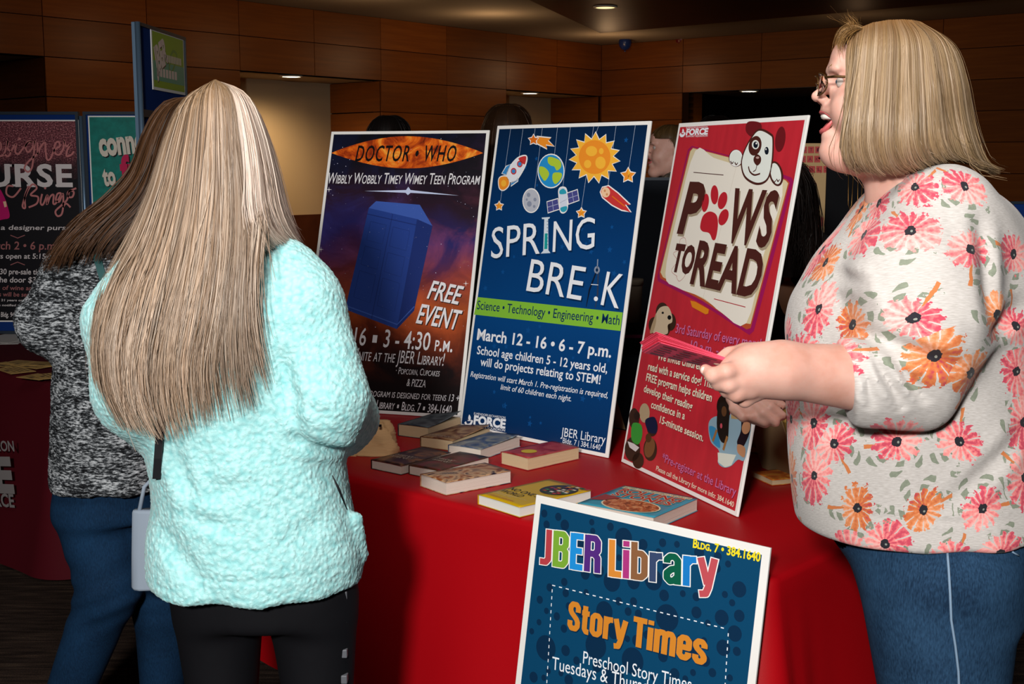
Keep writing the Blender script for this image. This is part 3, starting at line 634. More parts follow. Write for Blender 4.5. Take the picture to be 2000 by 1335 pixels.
A.poly([(728, 562), (800, 575), (848, 640), (842, 700), (728, 690)], ink('#b09060'), 6); A.blob([(592, 740), (640, 760), (660, 870), (610, 830)], ink('#3a8ab8'), 6); A.blob([(650, 610), (690, 590), (718, 640), (715, 720), (705, 830), (665, 830), (640, 740)], ink('#201814'), 7); A.line([(640, 760), (615, 830)], .009, ink('#9c6c3c'), 8); A.line([(705, 800), (680, 885)], .009, ink('#9c6c3c'), 8); A.ell((685, 645), 16, 32, ink('#5c3c24'), 8); A.ell((668, 735), 7, 16, ink('#c85060'), 9)
A.blob([(795, 640), (845, 650), (848, 760), (800, 870), (765, 840), (790, 760)], ink('#20141c'), 7); A.ell((822, 745), 26, 42, ink('#b88460'), 8, 10); A.blob([(770, 850), (815, 870), (810, 930), (770, 900)], ink('#b88460'), 8); A.poly([(645, 900), (760, 915), (730, 980), (690, 992), (648, 960)], ink('#d4d8cc'), 7)
A.done('paw_shaped_photos', r)
# --- story times poster standing on the floor against the table front
TLp = Vector((.0546, 2.765, .815)); e = -TD; back = TN; Ln = math.radians(9.5); up = Vector((0, 0, 1))*math.cos(Ln)+back*math.sin(Ln); hh = .815/math.cos(Ln)-.004
M = Matrix((e, up, e.cross(up))).transposed().to_4x4(); M.translation = TLp-up*hh
r = empty('poster_board', label='dark teal dotted story times poster standing in front of the red tablecloth', cat='poster', matrix=M); W_ = .602
m = MB(); m.box((0, 0, -.006), (W_, hh, 0), FOAM); m.build('foam_panel', r, .0012)
A = Art(M); TEAL = mat('teal_print', '#0c4468', .3, .4); rect(A, W_, hh, TEAL, .017); A.done('printed_background', r)
dots = random.Random(4); pl = []
for i in range(900):
    x, y, R_ = dots.uniform(.03, W_-.03), dots.uniform(.03, hh-.03), dots.choice([.007, .009, .012, .016, .022, .028])
    if min(x, W_-x, y, hh-y) < R_+.018 or any((x-a)**2+(y-b_)**2 < (R_+c+.004)**2 for a, b_, c in pl): continue
    pl.append((x, y, R_)); A.poly([(x+R_*math.cos(k*math.pi/12), y+R_*math.sin(k*math.pi/12)) for k in range(24)], ink('#0b2c4a'), 1, local=True)
A.done('dots_pattern', r)
A.zf = (1000, 940, 3.38)
L4 = [('J', 190, 250, 545, 232, '#b84048'), ('B', 262, 372, 567, 238, '#7cac38'), ('E', 384, 465, 585, 238, '#2090dc'), ('R', 474, 585, 604, 240, '#542c80'), ('L', 638, 720, 624, 246, '#dc8c38'), ('i', 730, 780, 636, 246, '#b03880'), ('b', 797, 908, 652, 250, '#8c6040'), ('r', 924, 1003, 666, 276, '#38486c'), ('a', 1012, 1124, 686, 284, '#0c5c44'), ('r', 1142, 1226, 698, 282, '#1c7cc8'), ('y', 1232, 1358, 702, 262, '#c05058')]
A.block('JBER', (186, 545), (585, 606), 236, [ink(l[5]) for l in L4[:4]], 5, halo=WHITE, shadow=None)
A.block('Library', (638, 624), (1358, 712), 244, [ink(l[5]) for l in L4[4:]], 5, halo=WHITE)
A.text('Bldg. 7 • 384.1640', (1195, 433), (1640, 528), 56, ink('#f0dc28'), 4, .03, sc=.72)
OG = ink('#d4862c'); A.block('Story', (366, 972), (756, 1072), 190, OG, 5, T=.185, shadow=ink('#0a2c48')); A.block('Times', (792, 1082), (1284, 1212), 198, OG, 5, T=.185, shadow=ink('#0a2c48'))
A.text('Preschool Story Times', (470, 1198), (1185, 1380), 82, W2, 4, 0); A.text('Tuesdays & Thursdays', (265, 1236), (1010, 1424), 84, W2, 4, 0)
def dash(a, b, n):
    for k in range(n): t0, t1 = k/n, (k+.45)/n; A.line([(a[0]+(b[0]-a[0])*t0, a[1]+(b[1]-a[1])*t0), (a[0]+(b[0]-a[0])*t1, a[1]+(b[1]-a[1])*t1)], .0022, W2, 4)
dash((268, 683), (1425, 973), 26); dash((268, 710), (228, 1400), 15); dash((1430, 1000), (1404, 1420), 9)
A.done('lettering', r)
# ------------------------------------------------------------------ display boards on the maroon table
NAVY = mat('navy_loop_fabric', '#12306e', .9, .1, bump=(500, .5, .001)); FRM = mat('display_frame', '#26303c', .4, .4); ALU = mat('hinge_aluminium', '#6c86a0', .35, .5, metal=.6)
def display(label, o, ex, wd, ht, hdr=None):
    M = basis(o, ex); r = empty('display_board', label=label, cat='display board', matrix=M)
    m = MB(); m.box((.012, -.008, .012), (wd-.012, .008, ht-.012), NAVY); m.build('fabric_panel', r)
    m = MB()
    for lo, hi in (((0, -.014, 0), (.014, .014, ht)), ((wd-.014, -.014, 0), (wd, .014, ht)), ((.014, -.014, 0), (wd-.014, .014, .014)), ((.014, -.014, ht-.014), (wd-.014, .014, ht))): m.box(lo, hi, FRM)
    m.build('frame', r); return r, M
YP = onz(172, 652, .745).y
o1 = at(-190, 652, YP); o1.z = .748; e1 = at(174, 652, YP)
top_z = at(100, 218, YP).z; HT = top_z-.748
r1, M1 = display('dark blue fabric display board with the black and pink bingo poster at far left', o1, Vector((1, 0, 0)), e1.x-o1.x, HT)
Mp = M1 @ Matrix.Translation((0, -.012, 0)) @ Matrix(((1,0,0,0),(0,0,-1,0),(0,1,0,0),(0,0,0,1)))
def pinned(root_label, Mp, corners, bgm, bw=.006):
    r = empty('poster', label=root_label, cat='poster', matrix=Mp); A = Art(Mp)
    a, b = A.pp(corners[0]), A.pp(corners[1])      # lower-left, upper-right
    m = MB(); m.box((a.x, a.y, -.003), (b.x, b.y, 0), FOAM); m.build('sheet', r)
    A.poly([(a.x+bw, a.y+bw), (b.x-bw, a.y+bw), (b.x-bw, b.y-bw), (a.x+bw, b.y-bw)], bgm, 0, local=True); A.done('printed_background', r); return r, A
def glit(N, b, tc):
    y = N.add('ShaderNodeSeparateXYZ', {0: tc}).outputs[1]
    n = N.add('ShaderNodeTexNoise', {'Vector': tc, 'Scale': 160.0, 'Detail': 3.0, 'Roughness': .8}).outputs[0]; n2 = N.add('ShaderNodeTexNoise', {'Vector': tc, 'Scale': 9.0}).outputs[0]
    g_ = N.ramp(n, [(.4, srgb('#3a1820')), (.55, srgb('#84404a')), (.68, srgb('#e0a0a0'))])
    k = N.add('ShaderNodeMapRange', {0: N.math('ADD', y, N.math('MULTIPLY', N.math('SUBTRACT', n2, .5), .25)), 1: HT-.30, 2: HT-.17}).outputs[0]
    N.t.links.new(N.mix(k, srgb('#121016'), g_), b.inputs['Base Color'])
rp, A = pinned('black poster topped with pink glitter, pinned to the leftmost blue display board', Mp, ((-170, 628), (153, 234)), mat('glitter_print', '#18121a', .4, .3, node=glit))
A.zf = (0, 180, 2.67); PK = ink('#c07878'); PKD = ink('#a06464')
for st in ([(-90, 240), (-85, 320), (-60, 335), (-30, 290), (-60, 240), (-95, 250)], [(-20, 310), (5, 295), (2, 262), (-15, 280), (-10, 325), (20, 325), (42, 252), (40, 290), (56, 312), (42, 334), (22, 322)], [(56, 312), (84, 268), (80, 310), (96, 322), (118, 296), (150, 262), (168, 262), (150, 255), (134, 285), (146, 312), (168, 292), (182, 254), (176, 330), (166, 395), (146, 415), (128, 395), (150, 360), (200, 318)],
           [(196, 262), (198, 322), (212, 285), (235, 262), (238, 300), (246, 350), (264, 345), (285, 300), (312, 282), (306, 258), (288, 270), (284, 310), (308, 326), (332, 290), (334, 250), (346, 282), (368, 270), (352, 300), (348, 332), (372, 326), (386, 308)],
           [(150, 488), (130, 545), (132, 602), (118, 590), (142, 520), (170, 480), (192, 500), (160, 535), (198, 545), (192, 580), (150, 600)], [(70, 490), (40, 490), (35, 530), (70, 545), (110, 500)], [(220, 530), (212, 575), (225, 585), (248, 535), (245, 585), (262, 545), (280, 535), (278, 578), (292, 578), (318, 530), (300, 530), (292, 560), (310, 570), (328, 528), (330, 590), (322, 635), (300, 645), (290, 620), (320, 590), (350, 560), (362, 515), (385, 520), (378, 545), (358, 545), (356, 520), (398, 500)], [(328, 600), (345, 580), (368, 600)]):
    A.curve(st, .0085, PK, 4)
A.ell((102, 243), 7, 7, PK, 4); A.ell((236, 500), 6, 6, PK, 4)
WS = ink('#d8cfd0'); A.text('PURSE', (-165, 488), (380, 490), 110, WS, 2, .03, space=1.1)
for x0, x1 in ((-40, 0), (35, 75), (62, 105), (290, 330)): A.poly([(x0, 376), (x1, 376), (x1, 388), (x0, 388)], WS, 3); 
for x0, x1 in ((62, 108), (140, 180), (290, 330)): A.poly([(x0, 480), (x1, 480), (x1, 491), (x0, 491)], WS, 3)
A.blob([(-60, 540), (-10, 500), (20, 540), (42, 600), (50, 650), (20, 662), (-60, 665)], ink('#c01868'), 3); A.poly([(16, 570), (32, 568), (36, 596), (24, 600)], ink('#e8c0a0'), 4)
for tx, a, b_, cp, co in (('Bring in a designer purse', (-180, 716), (370, 718), 24, WS), ('March 2 • 6 p.m.', (-90, 818), (300, 820), 40, PKD), ('Doors open at 5:15 p.m.', (-90, 866), (320, 868), 26, WS), ('$30 pre-sale tickets', (-20, 948), (270, 950), 28, WS), ('at the door $35', (-60, 990), (210, 992), 28, WS), ('Glasses of wine and', (-110, 1028), (190, 1032), 22, PKD), ('dinners will be served', (-90, 1062), (200, 1066), 22, PKD), ('Must be 21 years or older', (-80, 1088), (180, 1090), 11, WS), ('Winners notified at event', (-80, 1114), (170, 1116), 11, WS), ('Bldg. 9497', (5, 1170), (100, 1172), 24, WS)):
    A.text(tx, a, b_, cp, co, 3, .012, .12)
A.line([(55, 745), (92, 760), (130, 745)], .004, PKD, 3); A.line([(55, 900), (92, 885), (130, 900)], .004, PKD, 3)
A.done('lettering', rp)
o2 = at(183, 652, YP); o2.z = .748; e2x = at(420, 652, YP).x
r2, M2 = display('dark blue fabric display board with the teal poster, second from the left', o2, Vector((1, 0, 0)), e2x-o2.x, HT)
m = MB(); m.tube([(-.014, 0, .02), (-.014, 0, HT-.02)], .009, ALU); m.build('hinge', r2)
Mp2 = M2 @ Matrix.Translation((0, -.012, 0)) @ Matrix(((1,0,0,0),(0,0,-1,0),(0,1,0,0),(0,0,0,1)))
rp, A = pinned('teal poster with white lettering pinned behind the blonde woman', Mp2, ((190, 628), (400, 226)), mat('teal_poster_print', '#12766c', .4, .3, vary=(30, .25)))
A.zf = (0, 180, 2.67); CN = ink('#d8cec0')
A.text('connect', (522, 330), (830, 300), 118, CN, 4, .045, shadow=BLK); A.text('to', (542, 486), (608, 478), 92, CN, 4, .045, shadow=BLK); A.text('fun', (632, 476), (800, 470), 140, ink('#c01c50'), 4, .045, shadow=BLK)
A.done('lettering', rp)
# tall header board seen almost edge-on
oh = at(289, 652, 5.1); oh.z = .748; yh = oh.y; zt_ = at(289, 42, yh).z; far = at(356, 72, yh+1.0)
exh = Vector((far.x-oh.x, 1.0, 0)); exh.normalize()
best = None
for Yf in np.linspace(yh+.1, yh+2.5, 200):      # far edge where the header's top meets the same height
    c = at(357, 73, Yf)
    if best is None or abs(c.z-zt_) < best[0]: best = (abs(c.z-zt_), c)
exh = Vector((best[1].x-oh.x, best[1].y-oh.y, 0)); wh = exh.length; exh.normalize()
r3, M3 = display('tall blue display board seen almost edge-on behind the women, with a green poster on top', oh, exh, wh, zt_-.748)
m = MB(); m.tube([(-.012, -.012, .01), (-.012, -.012, zt_-.75)], .011, ALU, 10); m.box((-.002, -.016, 0), (.004, .016, zt_-.75), ALU); m.build('edge_pole', r3)
zb = (at(290, 213, yh).z)-.748; m = MB(); m.box((0, -.017, zb-.03), (wh, .017, zb), FRM); m.build('crossbar', r3)
Mp3 = M3 @ Matrix.Translation((0, -.012, 0)) @ Matrix(((1,0,0,0),(0,0,-1,0),(0,1,0,0),(0,0,0,1)))
r = empty('poster', label='lime green poster at the top of the tall edge-on display board', cat='poster', matrix=Mp3)
A = Art(Mp3); P = [A.pp(q_) for q_ in ((299, 171), (355, 188), (357, 82), (303, 51))]
m = MB(); x0, x1 = P[0].x, wh-.03; y0, y1 = (P[0].y+P[1].y)/2, P[3].y-.01
m.box((x0, y0, -.003), (x1, y1, 0), FOAM); m.build('sheet', r); A.poly([(x0+.012, y0+.012), (x1-.012, y0+.012), (x1-.012, y1-.012), (x0+.012, y1-.012)], mat('lime_print', '#8cae2c', .4), 0, local=True)
A.poly([(x0+.012, y0+.04), (x1-.012, y0+.04), (x1-.012, y0+.12), (x0+.012, y0+.12)], ink('#3c9c84'), 1, local=True)
PW = ink('#e0cfc8'); A.text('JBER', (305, 142), (328, 118), 52, PW, 3, .05, shadow=BLK); dw = x1-x0
[A.line([(x0+dw*(.3+.05*k), y0+.14), (x0+dw*(.335+.05*k), y0+.14)], .03, PW, 3, local=True) for k in range(12)]; [A.line([(x0+dw*(.12+.09*k), y0+.075), (x0+dw*(.19+.09*k), y0+.075)], .035, PW, 3, local=True) for k in range(7)]
A.curve([(334, 118), (330, 132), (336, 140), (345, 110), (338, 100), (332, 112)], .012, ink('#4c8c30'), 2)
A.done('lettering', r)
# lettering on the maroon cloth
Mc = basis(LC+TD*2.4+Vector((-.666, -.746, 0))*.1, -TD) @ Matrix(((1,0,0,0),(0,0,-1,0),(0,1,0,0),(0,0,0,1)))
A = Art(Mc); A.zf = (0, 640, 1.92); GL = mat('grey_cloth_print', '#8a8484', .7)
A.text('SUPPORT SQUADRON', (-250, 455), (55, 462), 34, GL, 1, .02); A.text('FORCE', (-330, 595), (55, 612), 105, GL, 1, .06); A.text('SERVICES & FORCE', (-260, 648), (56, 672), 42, GL, 1, .03)
o = A.done('lettering', None); o.matrix_world = Mc; o.parent = mcl; o.matrix_parent_inverse = ML2.inverted()

# ------------------------------------------------------------------ books on the red table
PAGES = mat('page_edges', '#d8cdc0', .85, .1, bump=(1, 1, .0008, (3, 3, 900)))
PAGES_Y = mat('aged_page_edges', '#cdb690', .85, .1, bump=(1, 1, .0008, (3, 3, 900)))
def cover_nodes(cols, sc=14, dist=2.0):
    def fn(N, b, tc):
        n = N.add('ShaderNodeTexNoise', {'Vector': tc, 'Scale': float(sc), 'Detail': 5.0, 'Distortion': dist}).outputs[0]
        k = len(cols); N.t.links.new(N.ramp(n, [(.3+.4*i/(k-1), srgb(c)) for i, c in enumerate(cols)]), b.inputs['Base Color'])
    return fn
def book(label, F, short, long_, t, z0, cover, pages=PAGES, lift=0, group='paperbacks on the red table', art=None, tilt=0, back=None):
    """F: near corner px of the top face; short, long_: (length, direction degrees); lift: curl of the front cover at the far-right corner"""
    z1 = z0+t; f_ = onz(*F, z1); a = math.radians(short[1]); b_ = math.radians(long_[1])
    ex = Vector((math.cos(b_), math.sin(b_), 0)); ey = Vector((-ex.y, ex.x, 0)); L, D = long_[0], short[0]
    M = Matrix((ex, ey, Vector((0, 0, 1)))).transposed().to_4x4(); M.translation = Vector((f_.x, f_.y, z0+.0005))
    if tilt: M = M @ Matrix.Rotation(tilt, 4, 'X')
    r = empty('paperback_book', label=label, cat='book', group=group, matrix=M)
    # y=0 long edge (near right), y=D long edge (spine side)
    m = MB(); n = 8; vs = []; fs = []
    for i in range(n+1):                        # slightly bulged block of pages
        u = i/n; vs += [(.002, .002+(D-.004)*u, .0012), (L-.002, .002+(D-.004)*u, .0012), (.002, .002+(D-.004)*u, t-.0016+.0015*math.sin(math.pi*u)), (L-.002, .002+(D-.004)*u, t-.0016+.0015*math.sin(math.pi*u))]
    for i in range(n):
        p = 4*i; fs += [(p, p+4, p+5, p+1), (p+2, p+3, p+7, p+6), (p, p+2, p+6, p+4), (p+1, p+5, p+7, p+3)]
    fs += [(0, 1, 3, 2), (4*n, 4*n+2, 4*n+3, 4*n+1)]
    m.add(vs, fs, pages); m.build('page_block', r)
    m = MB(); k = 12; vs = []; fs = []
    for i in range(k+1):
        for j in range(k+1):
            x = L*i/k; y = D*j/k; zc = t+.0002+.001*math.sin(math.pi*j/k)+lift*max(0, (i/k)*.7+(1-j/k)*.6-.55)**2*3
            vs.append((x, y, zc))
    o_ = len(vs); vs += [(x, y, z-.0007) for x, y, z in vs]; q = k+1
    for i in range(k):
        for j in range(k):
            a_ = i*q+j; fs.append((a_, a_+q, a_+q+1, a_+1)); fs.append((a_+o_, a_+1+o_, a_+q+1+o_, a_+q+o_))
    rim = [j for j in range(q)]+[i*q+k for i in range(1, q)]+[k*q+j for j in range(k-1, -1, -1)]+[i*q for i in range(k-1, 0, -1)]
    for i in range(len(rim)): a_, c_ = rim[i], rim[(i+1) % len(rim)]; fs.append((a_, c_, c_+o_, a_+o_))
    m.add(vs, fs, cover, True); m.build('front_cover', r)
    bc = back or cover
    m = MB(); m.box((0, 0, 0), (L, D, .001), bc); m.build('back_cover', r)
    m = MB(); m.box((0, D-.0005, 0), (L, D+.0007, t), bc); m.build('spine', r)
    if art:
        A = Art(M @ Matrix.Translation((0, 0, t+.0012)))
        art(A, L, D); A.done('cover_print', r).location.z = t+.0012
    return r
def ltr(A, L, D, body, x0, x1, yc, cap, m, **k):
    # text reading as seen from the near-left end: runs along -y (spine at left)
    A.text(body, (yc, 0), (yc, 0), cap, m, local=True, **k)
def covertext(A, s_, fx, y0, y1, cap, m, lay=3, **k):
    """line across the short side at x = fx (from the near end), from y0 (left) to y1 (right); letters point away along +x"""
    A.text(s_, (fx, y0), (fx, y1), cap, m, lay, local=True, **k)
A_C = mat('cover_stormy', '#343a40', .35, .4, node=cover_nodes(['#14181c', '#2c3840', '#5a6468', '#3c3428'], 9))
B_C = mat('cover_sepia', '#6a4a30', .35, .4, node=cover_nodes(['#1c120c', '#6a3c22', '#a8845c', '#3c2c28'], 10))
C_C = mat('cover_seaside', '#4a5a60', .35, .4, node=cover_nodes(['#2c3c24', '#4a5c7c', '#8c8c84', '#9cb8c4'], 10))
D_C = mat('cover_night_gold', '#241a1c', .35, .4, node=cover_nodes(['#100c14', '#2a1c20', '#3c2420', '#8c5c34', '#140e14'], 9))
E_C = mat('cover_black_red', '#241c1a', .35, .4, node=cover_nodes(['#141010', '#2c2018', '#54301c', '#701828', '#181428'], 10))
F_C = mat('cover_copper', '#4c3020', .35, .4, node=cover_nodes(['#16121c', '#8c4c24', '#c8a078', '#3c2430', '#141828'], 11))
R_C = mat('cover_crimson', '#902028', .35, .4, node=cover_nodes(['#4c1018', '#a02830', '#b84a4c', '#2c1414'], 8))
SVR = ink('#b8a894')
def scribble(rows_, m, x0=.045, y0=.2, y1=.85):
    def fn(A, L, D):
        for i, tx in enumerate(rows_): covertext(A, tx, x0*1+L*.32-i*.016, D*(1-y0*.5)-.01, D*.12, .012, m, bold=.01)
    return fn
def flip(A, s_, x, D, a, b, cap, m, lay=3, **k):
    # reader stands at the near (x=0) end looking along +x: left is +y
    A.text(s_, (x, D*(1-a)), (x, D*(1-b)), cap, m, lay, local=True, **k)
def swash(A, x, D, a, b, cap, m, **k):
    # illegible ornate title: a row of small curls
    r_ = random.Random(int(x*1e4)); y0, y1 = D*(1-a), D*(1-b); n = 9
    for i in range(n):
        y = y0+(y1-y0)*(i+.5)/n; w2 = (y1-y0)/n*.38; h2 = cap*r_.uniform(.35, .6)
        A.line([(x+h2*math.sin(q_*.8+i), y+w2*math.cos(q_*.8)) for q_ in range(7)], .0018, m, 3, local=True)
Z = TZ+.0015
book('thick dark paperback with a stormy grey cover curling up, furthest back of the books', (836, 835), (.11, 155), (.185, 60), .036, Z, A_C, PAGES_Y, lift=.012)
book('sepia-covered paperback between the curling dark one and the bluish seaside one', (884, 861), (.115, 146), (.2, 58), .03, Z, B_C, PAGES_Y, lift=.008,
     art=lambda A, L, D: (swash(A, L*.16, D, .12, .86, .014, SVR)))
book('bluish seaside-covered paperback touching the foot of the blue poster', (939, 878), (.112, 144), (.205, 57), .03, Z, C_C, lift=.004)
book('dark paperback with a gold title, leftmost of the front three beside the paper bag', (783, 909.5), (.112, 137), (.2, 51), .025, Z, D_C,
     art=lambda A, L, D: (swash(A, L*.42, D, .12, .8, .016, SVR, bold=.01), swash(A, L*.32, D, .12, .8, .016, SVR, bold=.01)))
book('black and dark red paperback in the middle of the front three', (857, 920), (.108, 137), (.205, 51), .025, Z, E_C,
     art=lambda A, L, D: (swash(A, L*.5, D, .1, .7, .014, SVR, bold=.01), swash(A, L*.41, D, .1, .7, .014, SVR, bold=.01), A.curve([], 0, SVR) if False else None))
book('copper and black paperback nearest the front edge of the front three', (871, 943), (.116, 127), (.205, 37.5), .032, Z, F_C,
     art=lambda A, L, D: [A.line([(L*.15+.006*i, D*.9-.002*(i % 3)), (L*.15+.006*i+.002, D*.25+.012*(i % 4))], .0016, SVR, 2, local=True) for i in range(10)])
book('crimson-covered thick paperback with a round yellow badge, right of the pile', (1031, 895), (.108, 138), (.2, 43), .034, Z, R_C, PAGES_Y,
     art=lambda A, L, D: A.poly([(L*.28+.022*math.cos(i*.3), D*.5+.022*math.sin(i*.3)) for i in range(21)], mat('badge_yellow', '#d8b82c', .4), 2, local=True))
YC = mat('cover_mustard', '#c8a010', .3, .45, vary=(6, .08))
GB = mat('globe_dark', '#2c1c14', .3, .5)
def yart(A, L, D):
    K = ink('#2a2410')
    flip(A, 'NO ONE’S', L*.36, D, .08, .75, .02, K, bold=.004); flip(A, 'WORLD', L*.24, D, .08, .58, .02, K, bold=.004)
    flip(A, 'THE WEST, THE RISING REST, AND THE', L*.19, D, .08, .8, .006, ink('#d8c890')); flip(A, 'COMING GLOBAL TURN', L*.155, D, .08, .5, .006, ink('#d8c890'))
    flip(A, 'CHARLES A. KUPCHAN', L*.07, D, .08, .7, .008, ink('#c87818'), bold=.01)
    cx, cy = L*.74, D*.34; A.poly([(cx+.05*math.cos(i*.2), cy+.045*math.sin(i*.2)) for i in range(31)], GB, 1, local=True)
    cs = ['#b02c28', '#2c5c38', '#d8c8b0', '#c89020', '#28386c', '#a83828', '#e0d8d0', '#3c7c4c']; rr = random.Random(3)
    for i in range(34):
        a, q = rr.uniform(0, 6.28), .04*math.sqrt(rr.random()); x, y = cx+q*math.cos(a), cy+q*.9*math.sin(a); s_ = .004
        A.poly([(x-s_, y-s_*1.4), (x+s_, y-s_*1.4), (x+s_, y+s_*1.4), (x-s_, y+s_*1.4)], ink(cs[i % 8]), 2+(i % 3), local=True)
    for i in range(5): A.poly([(L-.012-.003*i, .004+.014*i), (L-.002-.003*i, .004+.014*i), (L-.002-.003*i, .014+.014*i), (L-.012-.003*i, .014+.014*i)], ink(cs[i]), 2, local=True)
book('mustard yellow paperback with a globe of flags at the front table edge', (1015, 991), (.153, 133.5), (.235, 41), .024, Z, YC, mat('white_page_edges', '#e2e4dc', .8, .1), art=yart)
SC = mat('cover_sky_blue', '#3890a8', .3, .45, vary=(6, .1))
def sart(A, L, D):
    K = ink('#b82c20'); C2 = ink('#e8dcb8')
    A.poly([(L*.87, D*.04), (L*.95, D*.04), (L*.95, D*.96), (L*.87, D*.96)], C2, 1, local=True); flip(A, 'MATTERS: STORIES FROM HALF A CENTURY OF', L*.885, D, .05, .95, .009, ink('#3c3428'))
    flip(A, 'ROLLING', L*.69, D, .1, .92, .032, K, bold=.02, halo=C2, hw=.03, lay=4); flip(A, 'STONES', L*.5, D, .12, .9, .032, K, bold=.02, halo=C2, hw=.03, lay=4)
    A.poly([(L*.25+.05*math.cos(i*.25), D*.45+.075*math.sin(i*.25)) for i in range(25)], C2, 2, local=True); A.poly([(L*.25+.046*math.cos(i*.25), D*.45+.071*math.sin(i*.25)) for i in range(25)], mat('picture_orange', '#b0683c', .4, node=cover_nodes(['#3c1c14', '#b85c30', '#e0a878'], 40)), 3, local=True)
    A.poly([(L*.2, D*.97), (L*.5, D*.95), (L*.46, D*.7), (L*.3, D*.72)], ink('#98281c'), 2, local=True)
book('sky blue paperback with bubbly red title lettering behind the story times poster', (1277, 1011), (.205, 143), (.205, 53), .03, Z, SC, art=sart)
book('small red and yellow paperback mostly hidden behind the red puppy poster', (1508, 938), (.1, 118), (.14, 20), .014, Z, mat('cover_sunset', '#b84c24', .35, node=cover_nodes(['#8c2418', '#d8742c', '#e8c050'], 16)), PAGES_Y, group=None)
# brown-red leaf-shaped bookmark
c = onz(1512, 941, Z); m = MB(); q = [(-.03, -.012), (.0, -.016), (.03, -.006), (.045, .004), (.02, .014), (-.03, .016)]
m.add([(c.x+x, c.y+y+.02, Z+.0003) for x, y in q]+[(c.x+x, c.y+y+.02, Z+.0015) for x, y in q], [tuple(range(5, -1, -1)), tuple(range(6, 12))]+[(i, (i+1) % 6, (i+1) % 6+6, i+6) for i in range(6)], mat('leather_brown', '#7a3018', .6))
tag(m.build('bookmark'), 'reddish brown leather bookmark beside the hidden small paperback', 'bookmark')
# crumpled paper bag at the blonde woman's elbow
PAPER = mat('kraft_paper', '#d2a878', .75, .15, vary=(4, .2, (1, 1, 8)), bump=(1, .8, .006, (12, 12, 60)))
def bag(px, Y_, wd, ht):
    c = onz(*px, Z); m = MB(); n, k = 26, 22; vs = []; fs = []; rr = np.random.default_rng(5); no = rr.normal(0, 1, (k+1, n))
    for j in range(k+1):
        v = j/k
        for i in range(n):
            a = 2*math.pi*i/n; sx = wd*(1-.42*v**1.4); sy = .045*(1-.8*v)
            cr = .0012*no[j, i]+.004*math.sin(a*5+v*9)
            vs.append((sx*(abs(math.cos(a))**.6*np.sign(math.cos(a)))*.5+cr, sy*(abs(math.sin(a))**.7*np.sign(math.sin(a)))+cr+.02*v, ht*v))
    for j in range(k):
        for i in range(n): fs.append((j*n+i, j*n+(i+1) % n, (j+1)*n+(i+1) % n, (j+1)*n+i))
    fs.append(tuple(range(n-1, -1, -1))); fs.append(tuple(k*n+i for i in range(n)))
    e = empty('paper_bag', (c.x, c.y, Z), 'crumpled light brown paper bag beside the mint jacket sleeve', 'bag'); e.rotation_euler.z = math.radians(-14)
    m.add(vs, fs, PAPER, True); m.build('bag_body', e)
    m = MB(); m.box((wd*.16, -.012, ht-.014), (wd*.16+.007, -.007, ht-.007), BLK); m.build('black_tag', e)
    m = MB(); m.box((-wd*.62, -.055, 0), (-wd*.2, .02, .003), PAPER); m.build('folded_flap', e)
bag((728, 884), 0, .15, .093)
# papers and cards on the maroon table
GOLD = mat('gold_card', '#b89458', .6, .2, vary=(30, .2)); INKD = ink('#5c4420')
def card(px, w_, h_, ang, z, lab, m_=GOLD, lines=4, group='tan leaflets on the maroon table'):
    c = onz(*px, z); M = Matrix.Translation((c.x, c.y, z)) @ Matrix.Rotation(math.radians(ang), 4, 'Z'); e = empty('leaflet', label=lab, cat='leaflet', group=group, matrix=M)
    b_ = MB(); b_.box((-w_/2, -h_/2, -.0012), (w_/2, h_/2, 0), m_); b_.build('sheet', e)
    A = Art(M); 
    for i in range(lines): y = h_*.3-i*h_*.16; A.line([(-w_*.38, y), (w_*(.38-.1*(i % 2)), y)], h_*.05, INKD, 1, local=True)
    A.poly([(-w_*.1, -h_*.4), (w_*.1, -h_*.4), (w_*.08, -h_*.26), (-w_*.08, -h_*.26)], INKD, 1, local=True); A.done('print', e)
zz = TZ+.004
TC3 = 'tan printed leaflet in the fanned pile on the maroon table'
LF = ['lowest tan leaflet of the fan, at the left frame edge on the maroon table', 'tan leaflet second from the bottom of the fan on the maroon table', 'middle tan leaflet of the fan, nearest the table edge on the left', 'tan leaflet second from the top of the fan on the maroon table', 'topmost tan leaflet of the fan, beside the knit sweater sleeve']
for i, (p, a) in enumerate((((18, 712), -30), ((48, 708), -22), ((30, 722), -48), ((66, 713), -34), ((90, 710), -12))): card(p, .17, .1, a, zz+.0016*i, LF[i])
card((75, 735), .13, .1, -30, zz+.011, 'tan card with dark print overhanging the near edge of the maroon table', group=None)
card((100, 733), .13, .1, -52, zz+.013, 'tan card half hidden behind the knit sweater on the maroon table', group=None)
for i, (p, a) in enumerate((((4, 664), 8), ((14, 660), -14))): card(p, .21, .28, a, zz+.0016*i, ('lower of two white sheets', 'upper of two white sheets')[i]+' below the bingo poster on the maroon table', mat('white_sheet', '#c8c4c0', .7), 0, 'white sheets below the bingo poster')

